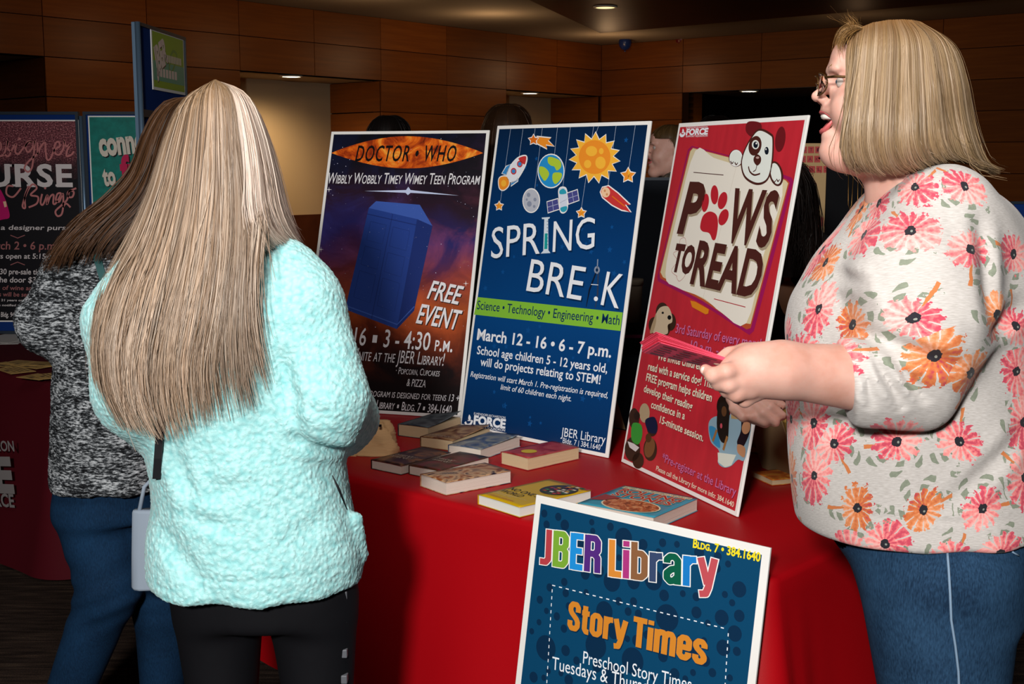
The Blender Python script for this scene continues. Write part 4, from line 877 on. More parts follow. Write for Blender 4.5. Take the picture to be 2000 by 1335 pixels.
# ------------------------------------------------------------------ smooth body modelling: distance fields turned into one continuous surface
class Field:
    def __init__(s, lo, hi, h):
        s.h = h; s.lo = np.array(lo, np.float32); s.n = [int((hi[i]-lo[i])/h)+2 for i in range(3)]
        s.ax = [s.lo[i]+h*np.arange(s.n[i], dtype=np.float32) for i in range(3)]
        s.F = np.full(s.n, .06, np.float32)
    def sl(s, lo, hi, pad):
        r = []
        for i in range(3):
            a = max(0, int((lo[i]-pad-s.lo[i])/s.h)); b = min(s.n[i], int((hi[i]+pad-s.lo[i])/s.h)+2); r.append(slice(a, max(a, b)))
        return tuple(r)
    def put(s, lo, hi, fn, k=.012, op='u', pad=.03):
        q = s.sl(lo, hi, pad+k)
        X, Y, Z = s.ax[0][q[0]][:, None, None], s.ax[1][q[1]][None, :, None], s.ax[2][q[2]][None, None, :]
        if 0 in (X.size, Y.size, Z.size): return s
        d = fn(X, Y, Z).astype(np.float32); a = s.F[q]
        if op == 'u': h = np.clip(.5+.5*(a-d)/k, 0, 1); s.F[q] = a*(1-h)+d*h-k*h*(1-h)
        elif op == 's': d = -d; h = np.clip(.5-.5*(a-d)/k, 0, 1); s.F[q] = a*(1-h)+d*h+k*h*(1-h)
        elif op == 'i': h = np.clip(.5-.5*(a-d)/k, 0, 1); s.F[q] = a*(1-h)+d*h+k*h*(1-h)
        elif op == '+': s.F[q] = a+d
        return s
    def cap(s, a, b, ra, rb=None, k=.012, op='u'):
        rb = ra if rb is None else rb; a = np.array(a, float); b = np.array(b, float); ab = b-a; L = max((ab**2).sum(), 1e-9); R = max(ra, rb)
        def fn(X, Y, Z):
            t = np.clip(((X-a[0])*ab[0]+(Y-a[1])*ab[1]+(Z-a[2])*ab[2])/L, 0, 1)
            return np.sqrt((X-a[0]-t*ab[0])**2+(Y-a[1]-t*ab[1])**2+(Z-a[2]-t*ab[2])**2)-(ra+(rb-ra)*t)
        return s.put(np.minimum(a, b)-R, np.maximum(a, b)+R, fn, k, op)
    def chain(s, pts, rs, k=.012, op='u'):
        for i in range(len(pts)-1): s.cap(pts[i], pts[i+1], rs[i], rs[i+1], k, op)
        return s
    def ell(s, c, r, k=.012, op='u', R=None):
        c = np.array(c, float); r = np.array(r, float); m = r.max() if R is not None else r
        def fn(X, Y, Z):
            x, y, z = X-c[0], Y-c[1], Z-c[2]
            if R is not None: x, y, z = R[0][0]*x+R[1][0]*y+R[2][0]*z, R[0][1]*x+R[1][1]*y+R[2][1]*z, R[0][2]*x+R[1][2]*y+R[2][2]*z
            q = np.sqrt((x/r[0])**2+(y/r[1])**2+(z/r[2])**2)+1e-6; q2 = np.sqrt((x/r[0]**2)**2+(y/r[1]**2)**2+(z/r[2]**2)**2)+1e-6
            return q*(q-1)/q2
        return s.put(c-m, c+m, fn, k, op)
    def loft(s, rows, k=.02, op='u', kc=.02, e=2.0, tilt=0):
        """rows: (z, cx, cy, rx, ry) stacked; tilt: hem plane slope dz/dx"""
        A = np.array(sorted(rows), float); zs = A[:, 0]; zz = np.linspace(zs[0], zs[-1], 160)
        # smooth interpolation (Catmull-like through gradient)
        def itp(c):
            y = np.interp(zz, zs, A[:, c]); w = 9; yy = np.pad(y, w, mode='reflect', reflect_type='odd'); return np.convolve(yy, np.hanning(2*w+1)/np.hanning(2*w+1).sum(), 'valid')
        C = [itp(c) for c in (1, 2, 3, 4)]
        def fn(X, Y, Z):
            cx, cy, rx, ry = [np.interp(np.clip(Z, zs[0], zs[-1]), zz, c) for c in C]
            dx, dy = X-cx, Y-cy; q = ((np.abs(dx)/rx)**e+(np.abs(dy)/ry)**e)**(1/e)+1e-5; r = np.sqrt(dx*dx+dy*dy)
            d = np.where(q > .3, r*(1-1/q), -np.minimum(rx, ry)*.7)
            for cut in (Z-zs[-1], zs[0]+tilt*(X-A[0, 1])-Z):
                h = np.clip(.5-.5*(d-cut)/kc, 0, 1); d = d*(1-h)+cut*h+kc*h*(1-h)
            return d
        lo = (min(A[:, 1]-A[:, 3]), min(A[:, 2]-A[:, 4]), zs[0]); hi = (max(A[:, 1]+A[:, 3]), max(A[:, 2]+A[:, 4]), zs[-1])
        return s.put(lo, hi, fn, k, op)
    def groove(s, p0, p1, Y, w=.012, amp=.006, dy=.09):
        """a soft fold in cloth along a line on the side facing the camera (measured at depth Y)"""
        a, b = P3(p0[0], p0[1], Y), P3(p1[0], p1[1], Y); ab = b-a; L = ab[0]**2+ab[2]**2
        def fn(X, Yy, Z):
            t = np.clip(((X-a[0])*ab[0]+(Z-a[2])*ab[2])/L, 0, 1); d2 = (X-a[0]-t*ab[0])**2+(Z-a[2]-t*ab[2])**2; e = np.sin(np.pi*np.clip(t*.9+.05, 0, 1))**.5
            return amp*e*(np.exp(-d2/w**2)-.55*np.exp(-(np.sqrt(d2)-2.1*w)**2/(w*.9)**2))*np.exp(-((Yy-Y)/dy)**2)
        return s.put(np.minimum(a, b)-[3.5*w, 2*dy, 3.5*w], np.maximum(a, b)+[3.5*w, 2*dy, 3.5*w], fn, 0, '+', 0)
    def mesh(s):
        F = s.F; n = F.shape; ins = F < 0
        c = [F[i:n[0]-1+i, j:n[1]-1+j, k:n[2]-1+k] for i in (0, 1) for j in (0, 1) for k in (0, 1)]
        cnt = sum((x < 0).astype(np.int8) for x in c); act = (cnt > 0) & (cnt < 8); I = np.argwhere(act); m = len(I)
        idx = np.full(act.shape, -1, np.int64); idx[act] = np.arange(m)
        val = np.stack([x[act] for x in c], 1); off = np.array([(i, j, k) for i in (0, 1) for j in (0, 1) for k in (0, 1)], float)
        P = np.zeros((m, 3)); N = np.zeros(m)
        for a in range(8):
            for b in range(a+1, 8):
                if abs(off[a]-off[b]).sum() != 1: continue
                va, vb = val[:, a], val[:, b]; cr = (va < 0) != (vb < 0); t = np.where(cr, va/(va-vb+1e-12), 0)[:, None]
                P += np.where(cr[:, None], off[a]+(off[b]-off[a])*t, 0); N += cr
        V = (I+P/np.maximum(N, 1)[:, None])*s.h+s.lo
        Q = []
        for ax in range(3):
            o = [k for k in range(3) if k != ax]
            A_ = [slice(1, n[k]-1) for k in range(3)]; A_[ax] = slice(0, n[ax]-1); B_ = list(A_); B_[ax] = slice(1, n[ax])
            ia, ib = ins[tuple(A_)], ins[tuple(B_)]; cr = np.argwhere(ia != ib); flip = ia[ia != ib]
            base = cr.copy()
            for k in o: base[:, k] += 1
            q = []
            for da, db in ((0, 0), (-1, 0), (-1, -1), (0, -1)):
                b2 = base.copy(); b2[:, o[0]] += da; b2[:, o[1]] += db; q.append(idx[b2[:, 0], b2[:, 1], b2[:, 2]])
            q = np.stack(q, 1); fl = flip if ax != 1 else ~flip
            q[~fl] = q[~fl][:, ::-1]; Q.append(q)
        Q = np.concatenate(Q); Q = Q[(Q >= 0).all(1)]
        return V, Q
def relax(V, Q, it=2, lam=.5):
    n = len(V)
    for _ in range(it):
        S_ = np.zeros_like(V); C_ = np.zeros(n)
        for a, b in ((0, 1), (1, 2), (2, 3), (3, 0)):
            for x, y in ((a, b), (b, a)): 
                for d in range(3): S_[:, d] += np.bincount(Q[:, x], V[Q[:, y], d], n)
                C_ += np.bincount(Q[:, x], minlength=n)
        V = V+lam*(S_/np.maximum(C_, 1)[:, None]-V)
    return V
def raw(name, V, Q, m, parent=None, smooth_=True, attr=None, uv=None):
    me = bpy.data.meshes.new(name); V = np.asarray(V, np.float32); Q = np.asarray(Q, np.int32)
    me.vertices.add(len(V)); me.vertices.foreach_set('co', V.ravel()); me.loops.add(Q.size); me.loops.foreach_set('vertex_index', Q.ravel())
    me.polygons.add(len(Q)); me.polygons.foreach_set('loop_start', np.arange(len(Q), dtype=np.int32)*Q.shape[1])
    me.polygons.foreach_set('use_smooth', np.full(len(Q), smooth_)); me.update(calc_edges=True); me.materials.append(m)
    if attr is not None:
        a = me.color_attributes.new('strand', 'FLOAT_COLOR', 'POINT'); c = np.ones((len(V), 4), np.float32); c[:, :3] = attr; a.data.foreach_set('color', c.ravel())
    if uv is not None:
        a = me.attributes.new('cloth', 'FLOAT_VECTOR', 'POINT'); c = np.zeros((len(V), 3), np.float32); c[:, :2] = uv; a.data.foreach_set('vector', c.ravel())
    o = bpy.data.objects.new(name, me); return link(o, parent)
def P3(px, py, Y): v = at(px, py, Y); return np.array(v)
def rows_px(rows, Y):        # (py, left px, right px, ry[, dY])
    out = []
    for r in rows:
        yc = Y+(r[4] if len(r) > 4 else 0); l, q = P3(r[1], r[0], yc), P3(r[2], r[0], yc); out.append((l[2], (l[0]+q[0])/2, yc, (q[0]-l[0])/2, r[3]))
    return out
# --- hair
def resample(G, n):
    G = np.asarray(G, float); d = np.r_[0, np.cumsum(np.linalg.norm(np.diff(G, axis=0), axis=1))]; t = np.linspace(0, d[-1], 400)
    k = len(G); tt = d
    # Catmull-Rom by local hermite
    m = np.gradient(G, tt, axis=0); out = []
    i = np.clip(np.searchsorted(tt, t, side='right')-1, 0, k-2); h = (tt[i+1]-tt[i])[:, None]; s_ = ((t-tt[i])/(tt[i+1]-tt[i]))[:, None]
    p = (2*s_**3-3*s_**2+1)*G[i]+(s_**3-2*s_**2+s_)*h*m[i]+(-2*s_**3+3*s_**2)*G[i+1]+(s_**3-s_**2)*h*m[i+1]
    e = np.linspace(0, 399, n).astype(int); return p[e]
def hair_part(guides, N, K=22, layers=.012, width=.0016, cols=((.5, .4, .3),), root=None, ragged=.2, wave=.004, clump=(40, .6), seed=1, flip=1, sheet_end=.85, fly=0, tone=None, thin=0):
    """guides: list of (n,3) world polylines ordered across the head; returns vertices, quads, colours"""
    r = np.random.default_rng(seed); G = np.stack([resample(g, K) for g in guides])       # g,K,3
    g = len(G); u = r.random(N); t = np.linspace(0, 1, K)
    ln = 1-ragged*(1+thin*(u-.5))*r.random(N)**(1.15-.3*thin*u); tt = t[None, :]*ln[:, None]
    nc, ca = clump; uc = (np.floor(u*nc)+.5+r.normal(0, .15, N)*0)/nc; cs = (ca*tt**1.5)
    uu = u[:, None]*(1-cs)+uc[:, None]*cs
    def surf(uu, tt):
        a = np.clip(uu, 0, 1)*(g-1); i = np.clip(a.astype(int), 0, g-2); f = (a-i); f = f*f*(3-2*f)*.35+f*.65
        b = tt*(K-1); j = np.clip(b.astype(int), 0, K-2); h = b-j
        A = G[i, j]*(1-h)[..., None]+G[i, j+1]*h[..., None]; B = G[i+1, j]*(1-h)[..., None]+G[i+1, j+1]*h[..., None]
        return A*(1-f)[..., None]+B*f[..., None]
    P = surf(uu, tt); Pu = surf(np.clip(uu+.02, 0, 1), tt)-surf(np.clip(uu-.02, 0, 1), tt)
    T = np.gradient(P, axis=1); T /= np.linalg.norm(T, axis=2, keepdims=True)+1e-9
    Nn = np.cross(Pu, T)*flip; Nn /= np.linalg.norm(Nn, axis=2, keepdims=True)+1e-6
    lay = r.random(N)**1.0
    P = P-Nn*(lay[:, None, None]*layers*(.25+.75*np.minimum(1, tt*3))[..., None])
    sd = np.cross(Nn, T)
    w1 = r.normal(0, 1, (N, 1))*np.sin(t[None]*r.uniform(3, 9, (N, 1))+r.uniform(0, 6, (N, 1)))*wave*t[None]
    P = P+sd*w1[..., None]+Nn*(r.normal(0, 1, (N, 1))*wave*.4*t[None])[..., None]
    if fly:
        m = r.random(N) < fly; P[m] += (Nn[m]*(r.random((m.sum(), 1))*.012*t[None]**.7)[..., None]+sd[m]*(r.normal(0, .02, (m.sum(), 1))*t[None]**2)[..., None])
    roll = r.normal(0, .45, (N, 1, 1)); n2 = Nn*np.cos(roll)+sd*np.sin(roll); s2 = sd*np.cos(roll)-Nn*np.sin(roll)
    w = width*(.6+.8*r.random((N, 1, 1)))*(1-.75*t[None, :, None]**5)
    V = np.stack([P-s2*w*.5, P+n2*w*.3, P+s2*w*.5], 2)        # N,K,3,3
    base = np.arange(N)[:, None, None]*K*3+np.arange(K-1)[None, :, None]*3+np.arange(2)[None, None, :]
    Q = np.stack([base, base+1, base+4, base+3], -1).reshape(-1, 4)
    cols = np.array([srgb(c)[:3] for c in cols]); strip = (np.sin(uc*97)*.5+.5)*.5+r.random(N)*.5
    ci = strip*(len(cols)-1); i = np.clip(ci.astype(int), 0, len(cols)-2) if len(cols) > 1 else np.zeros(N, int); f = (ci-i)[:, None]
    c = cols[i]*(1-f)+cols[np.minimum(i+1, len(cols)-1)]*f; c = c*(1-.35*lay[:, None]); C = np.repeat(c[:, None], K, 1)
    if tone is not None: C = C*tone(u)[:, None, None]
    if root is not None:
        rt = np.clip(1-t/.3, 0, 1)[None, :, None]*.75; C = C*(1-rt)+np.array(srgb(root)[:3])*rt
    C = np.repeat(C[:, :, None], 3, 2)
    # inner sheet keeps the mass opaque
    SU, ST = 60, 24; a, b = np.meshgrid(np.linspace(0, 1, SU), np.linspace(0, sheet_end, ST), indexing='ij'); b = b*(1-.35*thin*a)
    S0 = surf(a, b); du = np.gradient(S0, axis=0); dt = np.gradient(S0, axis=1); ns = np.cross(du, dt)*flip; ns /= np.linalg.norm(ns, axis=2, keepdims=True)+1e-9
    S0 = S0-ns*layers*(.3+.8*np.minimum(1, b*3))[..., None]; qi = np.arange(SU-1)[:, None]*ST+np.arange(ST-1)[None]
    qs = np.stack([qi, qi+ST, qi+ST+1, qi+1], -1).reshape(-1, 4)+V.size//3
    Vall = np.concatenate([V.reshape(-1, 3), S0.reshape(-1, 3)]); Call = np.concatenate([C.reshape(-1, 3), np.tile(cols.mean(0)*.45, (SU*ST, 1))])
    return Vall, np.concatenate([Q, qs]), Call
def join_parts(parts):
    V, Q, C, o = [], [], [], 0
    for v, q, c in parts: V.append(v); Q.append(q+o); C.append(c); o += len(v)
    return np.concatenate(V), np.concatenate(Q), np.concatenate(C)
def hair_nodes(N, b, tc):
    a = N.add('ShaderNodeAttribute', attribute_name='strand').outputs['Color']
    N.t.links.new(a, b.inputs['Base Color'])
HAIR = mat('hair', '#a08060', .42, .45, node=hair_nodes)
HAIRD = mat('dark_hair', '#20140e', .5, .3, node=hair_nodes)
def skin_nodes(N, b, tc):
    n = N.add('ShaderNodeTexNoise', {'Vector': tc, 'Scale': 28.0, 'Detail': 4.0}).outputs[0]
    N.t.links.new(N.ramp(n, [(.3, srgb('#cc9684')), (.5, srgb('#d4a292')), (.7, srgb('#d8aa9a'))]), b.inputs['Base Color'])
    n2 = N.add('ShaderNodeTexNoise', {'Vector': tc, 'Scale': 700.0}).outputs[0]
    N.t.links.new(N.add('ShaderNodeBump', {'Height': n2, 'Strength': .15, 'Distance': .0006}).outputs[0], b.inputs['Normal'])
SKIN = mat('skin', '#e2ae9e', .5, .35, sss=.25, node=skin_nodes)
SKIN2 = mat('skin_tanned', '#c08a68', .55, .3, sss=.2)
LIPS = mat('lips', '#c06060', .4, .4, sss=.1); TEETH = mat('teeth', '#ece6dc', .25, .5); EYEW = mat('eye_white', '#b8aca4', .35, .3); IRIS = mat('iris', '#4c6070', .2, .5); MOUTH = mat('mouth_inside', '#5c1c20', .5)
def head_field(h=.003, open_mouth=0, neck=.16, fat=0):
    f = Field((-.13, -.1, -.13-neck), (.16, .1, .15), h)
    f.ell((.002, 0, .018), (.1, .077, .086)).ell((.045, 0, -.035), (.062, .062, .082), .03)
    f.ell((.098, 0, .048), (.012, .04, .026), .03).ell((.104, .028, .03), (.01, .022, .008), .015).ell((.104, -.028, .03), (.01, .022, .008), .015)
    f.ell((.094, 0, -.103), (.024, .026, .02), .02)
    for sg in (1, -1):
        f.ell((.0985, sg*.03, .0185), (.0095, .016, .0055), .004)
        f.cap((.0, sg*.056, -.06), (.088, sg*.014, -.108), .02, .017, .03); f.ell((.072, sg*.036, -.035), (.036, .028+fat, .036), .02)
        f.ell((.108, sg*.03, .01), (.012, .016, .011), .01, 's'); f.ell((.0, sg*.079, -.01), (.018, .008, .032), .006); f.ell((.004, sg*.087, -.008), (.008, .004, .02), .004, 's')
    f.cap((.106, 0, .014), (.128, 0, -.013), .008, .009, .01).ell((.13, 0, -.014), (.009, .009, .008), .006)
    for sg in (1, -1): f.ell((.121, sg*.011, -.019), (.009, .006, .007), .005); f.ell((.124, sg*.006, -.025), (.004, .003, .003), .002, 's')
    f.ell((.108, 0, -.036), (.015, .024, .01), .012); f.ell((.104, 0, -.07-.008*open_mouth), (.014, .024, .012), .012)
    if open_mouth: f.ell((.118, 0, -.055), (.024, .022, .0125), .006, 's')
    else: f.ell((.12, 0, -.052), (.012, .024, .0015), .003, 's')
    if fat: f.ell((.045, 0, -.112), (.045, .045, .03), .03)
    f.cap((-.012, 0, -.06), (-.03, 0, -.13-neck+.02), .056+fat, .06+fat, .03)
    V, Q = f.mesh(); return relax(V, Q, 1, .4), Q
def head_frame(c, yaw, pitch=0, roll=0, scale=1):
    """yaw: direction the face looks (degrees in the ground plane, 0 = +x)"""
    return Matrix.Translation(Vector(c)) @ Matrix.Rotation(math.radians(yaw), 4, 'Z') @ Matrix.Rotation(math.radians(-pitch), 4, 'Y') @ Matrix.Rotation(math.radians(roll), 4, 'X') @ Matrix.Scale(scale, 4)
def xf(M, V): A = np.array(M); return V @ A[:3, :3].T+A[:3, 3]
def face_parts(M, parent, open_mouth=0, brow='#8a6844'):
    for sg in (1, -1):
        m = MB(); m.ball(M @ Vector((.093, sg*.03, .009)), .0108, EYEW, 14, 10); e = m.build('eye', parent)
        m = MB(); m.ball(M @ Vector((.1, sg*.0305, .009)), .0048, IRIS, 12, 8); m.build('iris', e)
        m = MB(); m.tube([M @ Vector(p) for p in ((.104, sg*.046, .028), (.112, sg*.034, .035), (.1145, sg*.018, .033))], [.001, .003, .002], mat('brow'+brow, brow, .8), 6); m.build('eyebrow', parent)
    m = MB(); a = .007 if open_mouth else 0
    m.tube([M @ Vector(p) for p in ((.104, .024, -.05), (.116, .012, -.041+a*.3), (.1205, 0, -.042+a*.3), (.116, -.012, -.041+a*.3), (.104, -.024, -.05))], [.002, .004, .0045, .004, .002], LIPS, 8)
    m.tube([M @ Vector(p) for p in ((.104, .024, -.054), (.113, .012, -.06-a*1.2), (.117, 0, -.063-a*1.3), (.113, -.012, -.06-a*1.2), (.104, -.024, -.054))], [.002, .0045, .0055, .0045, .002], LIPS, 8); m.build('lips', parent)
    if open_mouth:
        m = MB(); m.tube([M @ Vector(p) for p in ((.1, .018, -.048), (.112, .01, -.0465), (.116, 0, -.0465), (.112, -.01, -.0465), (.1, -.018, -.048))], [.004, .0055, .006, .0055, .004], TEETH, 8); m.build('teeth', parent)
def hand(f, wrist, palm, fingers, thumb, r=.0095, pr=.017):
    """wrist, palm centre points; fingers: list of joint lists; thumb joint list"""
    w, p = np.array(wrist), np.array(palm)
    f.cap(w, p, .03, .026, .02)
    for fg in fingers:
        f.cap(p+(w-p)*.2, fg[0], .018, r*1.25, .016)
        f.chain(fg, [r*1.15, r*1.05, r, r*.85][:len(fg)], .004)
    f.cap(w+(p-w)*.35, thumb[0], .022, r*1.5, .015); f.chain(thumb, [r*1.4, r*1.2, r][:len(thumb)], .005)

# ------------------------------------------------------------------ blonde woman in the mint fleece jacket, from behind
def knit(N, b, tc):
    v = N.add('ShaderNodeMapping', {0: tc, 3: (1, 1, 3.2)}).outputs[0]
    n = N.add('ShaderNodeTexNoise', {'Vector': v, 'Scale': 75.0, 'Detail': 4.0, 'Roughness': .7}).outputs[0]; n2 = N.add('ShaderNodeTexNoise', {'Vector': v, 'Scale': 14.0, 'Detail': 2.0}).outputs[0]
    f = N.math('ADD', N.math('MULTIPLY', n, .8), N.math('MULTIPLY', n2, .2))
    N.t.links.new(N.ramp(f, [(.43, srgb('#131416')), (.5, srgb('#44484c')), (.57, srgb('#a4a8ac')), (.66, srgb('#c8ccd0'))]), b.inputs['Base Color'])
    N.t.links.new(N.add('ShaderNodeBump', {'Height': n, 'Strength': .9, 'Distance': .006}).outputs[0], b.inputs['Normal'])
KNIT = mat('marled_knit', '#505458', .9, .1, node=knit)
def fleece(N, b, tc):
    w_ = N.add('ShaderNodeTexNoise', {'Vector': tc, 'Scale': 45.0, 'Detail': 2.0}).outputs['Color']
    v = N.add('ShaderNodeVectorMath', {0: tc, 1: N.add('ShaderNodeVectorMath', {0: w_, 3: .012}, operation='SCALE').outputs[0]}, operation='ADD').outputs[0]
    vo = N.add('ShaderNodeTexVoronoi', {'Vector': v, 'Scale': 115.0}, feature='SMOOTH_F1').outputs['Distance']
    n = N.add('ShaderNodeTexNoise', {'Vector': tc, 'Scale': 600.0, 'Detail': 3.0}).outputs[0]
    hgt = N.math('ADD', N.math('MULTIPLY', vo, -1.0), N.math('MULTIPLY', n, .25))
    N.t.links.new(N.add('ShaderNodeBump', {'Height': hgt, 'Strength': .55, 'Distance': .006}).outputs[0], b.inputs['Normal'])
    N.t.links.new(N.ramp(vo, [(.25, srgb('#b0e0e0')), (.75, srgb('#88c8ca'))]), b.inputs['Base Color'])
MINT = mat('mint_fleece', '#a4dfe0', .95, .05, sheen=.2, node=fleece)
BLACKF = mat('black_legging', '#0e0e12', .75, .15); GREYT = mat('grey_tab', '#5a5c62', .5, .3); STRAP = mat('black_strap', '#141418', .6)
def denim(c1, c2):
    def fn(N, b, tc):
        n = N.add('ShaderNodeTexNoise', {'Vector': N.add('ShaderNodeMapping', {0: tc, 3: (1, 1, .25)}).outputs[0], 'Scale': 420.0, 'Detail': 3.0}).outputs[0]; n2 = N.add('ShaderNodeTexNoise', {'Vector': tc, 'Scale': 9.0, 'Detail': 3.0}).outputs[0]
        f = N.math('ADD', N.math('MULTIPLY', n, .55), N.math('MULTIPLY', n2, .45))
        N.t.links.new(N.ramp(f, [(.35, srgb(c1)), (.65, srgb(c2))]), b.inputs['Base Color']); N.t.links.new(N.add('ShaderNodeBump', {'Height': n, 'Strength': .3, 'Distance': .001}).outputs[0], b.inputs['Normal'])
    return fn
DENIM = mat('blue_denim', '#2c4c74', .85, .1, node=denim('#14283e', '#2c4a68')); DENIM_D = mat('dark_denim', '#143250', .85, .1, node=denim('#0b2036', '#143250'))
SHOE = mat('black_shoe', '#121214', .5, .3)
def shoe(c, yaw, parent):
    m = MB(); M = Matrix.Translation(Vector(c)) @ Matrix.Rotation(math.radians(yaw), 4, 'Z')
    for lo, hi, in (((-.07, -.035, 0), (.18, .035, .012)),): m.box(lo, hi, mat('shoe_sole', '#1c1a1a', .7), M)
    m.ball(M @ Vector((-.01, 0, .045)), (.062, .036, .045), SHOE, R=M.to_3x3()); m.ball(M @ Vector((.09, 0, .034)), (.095, .037, .032), SHOE, R=M.to_3x3())
    m.build('shoe', parent)
def legs(hips, knees, ankles, m, name, parent, r=(.1, .07, .045), top=None, h=.009, hiprow=None, ripple=0):
    pts = np.array(hips+knees+ankles); lo = pts.min(0)-.16; hi = pts.max(0)+.18; f = Field(lo, hi, h)
    if hiprow: f.loft(hiprow, .03)
    for a, b_, c in zip(hips, knees, ankles): f.chain([a, b_, c], r, .03)
    if ripple:
        f.put(lo, hi, lambda X, Y, Z: ripple*np.sin(Z*70+6*np.sin(X*9)+4*np.sin(Z*13))*np.exp(-((Z-knees[0][2])/.1)**2)+0*X*Y, op='+')
    V, Q = f.mesh(); return raw(name, relax(V, Q, 2), Q, m, parent)
YB = 2.35
B0 = P3(500, 1180, YB); pw = empty('person', (0, 0, 0), 'person with very long straight blonde hair in a mint fleece jacket and black leggings', 'person')
def set_base(e, x, y):
    e.location = (x, y, 0)
def adopt(e):      # children are modelled in world space: counter the root offset
    for ch in [o for o in bpy.data.objects if o.parent == e]:
        ch.matrix_parent_inverse = Matrix.Translation(e.location).inverted()
# body
HC = P3(428, 290, 2.44); MH = head_frame(HC, 78, -8)
hv, hq = head_field(); hv = xf(MH, hv)
tors = rows_px([(500, 330, 540, .075), (530, 270, 585, .09), (620, 260, 590, .1), (800, 300, 610, .1), (1000, 330, 650, .12), (1140, 330, 660, .13)], YB)
f = Field((B0[0]-.55, 2.05, .6), (B0[0]+.45, 2.95, 1.5), .006)
f.loft(tors, .03)
sR, eR, wR = P3(585, 565, YB), P3(640, 785, 2.31), P3(668, 835, 2.5); sL, eL, wL = P3(262, 575, YB), P3(262, 735, 2.28), P3(330, 800, 2.56)
f.chain([sR, eR, wR], [.05, .042, .028], .02).chain([sL, eL, wL], [.05, .042, .028], .02)
for w_, sg, d in ((wR, 1, np.array([-.03, .1, -.02])), (wL, -1, np.array([.05, .12, .0]))):
    d = d/np.linalg.norm(d); sd = np.array([d[1], -d[0], 0])*sg; p = w_+d*.06; up_ = np.array([0, 0, 1.])
    fg = [[p+d*.035+sd*(.03-.02*i), p+d*(.065-.004*abs(i-1))+sd*(.032-.021*i)-up_*.01, p+d*(.08-.004*abs(i-1))+sd*(.032-.021*i)-up_*.03] for i in range(4)]
    hand(f, w_, p, fg, [p-d*.02-sd*.035, p+d*.015-sd*.048-up_*.01, p+d*.035-sd*.045-up_*.02], .008)
v2, q2 = f.mesh(); v2 = relax(v2, q2, 1, .3)
raw('body', np.concatenate([hv, v2]), np.concatenate([hq, q2+len(hv)]), SKIN, pw)
# jacket
f = Field((B0[0]-.55, 2.0, .6), (B0[0]+.45, 2.75, 1.5), .0055)
f.loft(rows_px([(478, 345, 530, .075), (500, 300, 570, .095), (525, 262, 598, .112), (600, 240, 622, .128), (700, 246, 630, .135), (800, 265, 645, .14), (900, 292, 668, .148), (1000, 298, 692, .158), (1070, 290, 704, .168), (1128, 286, 700, .172)], YB), .03, kc=.02, e=2.2)
f.chain([P3(560, 540, YB), P3(590, 600, 2.33), P3(632, 785, 2.29)], [.07, .078, .085], .035); f.cap(P3(632, 785, 2.29), P3(668, 815, 2.47), .086, .075, .02)
f.chain([P3(285, 548, YB), P3(250, 625, 2.33), P3(268, 765, 2.28)], [.065, .076, .084], .035); f.cap(P3(268, 765, 2.28), P3(345, 850, 2.44), .084, .075, .02)
# folds: elbow crease, waist wrinkles, side drape
for g_ in (((548, 700), (585, 850), 2.22, .013, .012), ((585, 850), (700, 900), 2.26, .011, .012), ((560, 760), (640, 812), 2.22, .01, .005), ((330, 880), (372, 985), 2.2, .014, .009), ((352, 1010), (450, 1035), 2.19, .012, .007), ((320, 1060), (390, 1130), 2.2, .016, .007), ((400, 965), (500, 950), 2.19, .014, .004), ((560, 1060), (660, 1010), 2.2, .016, .004), ((600, 930), (655, 990), 2.21, .014, .005), ((290, 1128), (690, 1128), 2.2, .004, .003)): f.groove(*g_)
f.cap(P3(698, 1010, 2.32), P3(706, 1080, 2.36), .014, .012, .02)
def fold(X, Y, Z): return .0035*np.sin(X*23+3*np.sin(Z*7)+1)*np.sin(Z*11+2*np.sin(X*9))+.002*np.sin(X*51+Z*30+Y*20)
f.put(f.lo, f.lo+np.array(f.n)*f.h, fold, op='+')
f.put((B0[0]-.3, 2.1, .6), (B0[0]+.4, 2.6, .78), lambda X, Y, Z: -.004*np.exp(-((Z-.752-.0*X)/.018)**2)+0*X*Y, op='+')
V, Q = f.mesh(); V = relax(V, Q, 2)
jk = raw('fleece_jacket', V, Q, MINT, pw)
sb = jk.modifiers.new('s', 'SUBSURF'); sb.levels = sb.render_levels = 1
tx = bpy.data.textures.new('fleece_clumps', 'VORONOI'); tx.noise_scale = .0065; tx.noise_intensity = 1.0
dp = jk.modifiers.new('d', 'DISPLACE'); dp.texture = tx; dp.texture_coords = 'LOCAL'; dp.strength = -.0024; dp.mid_level = .4
tx = bpy.data.textures.new('fleece_lumps', 'CLOUDS'); tx.noise_scale = .010; tx.noise_depth = 2
dp = jk.modifiers.new('d2', 'DISPLACE'); dp.texture = tx; dp.texture_coords = 'LOCAL'; dp.strength = .0026
m = MB(); pk = [P3(649, 928, 2.205), P3(662, 955, 2.213), P3(678, 995, 2.222)]; m.tube(pk, [.001, .0028, .001], STRAP, 6); m.build('pocket_zip', jk)
hs = [(P3(425, 1165, YB)), (P3(610, 1165, YB))]
lg = legs(hs, [np.array([hs[0][0]+.005, YB, .46]), np.array([hs[1][0]+.01, YB, .46])], [np.array([hs[0][0]+.01, YB+.02, .05]), np.array([hs[1][0]+.02, YB+.02, .05])], BLACKF, 'leggings', pw, (.09, .062, .042),
     hiprow=[(hs[0][2]-.04, (hs[0][0]+hs[1][0])/2, YB, .165, .12), (hs[0][2]+.12, (hs[0][0]+hs[1][0])/2, YB, .16, .12)])
for y in (1150, 1195, 1262, 1312):
    c = P3(690, y, YB-.02); m = MB(); m.box((c[0]-.02, YB-.052, c[2]-.011), (c[0]-.008, YB-.02, c[2]+.006), GREYT); m.build('grey_tab', lg, .002)
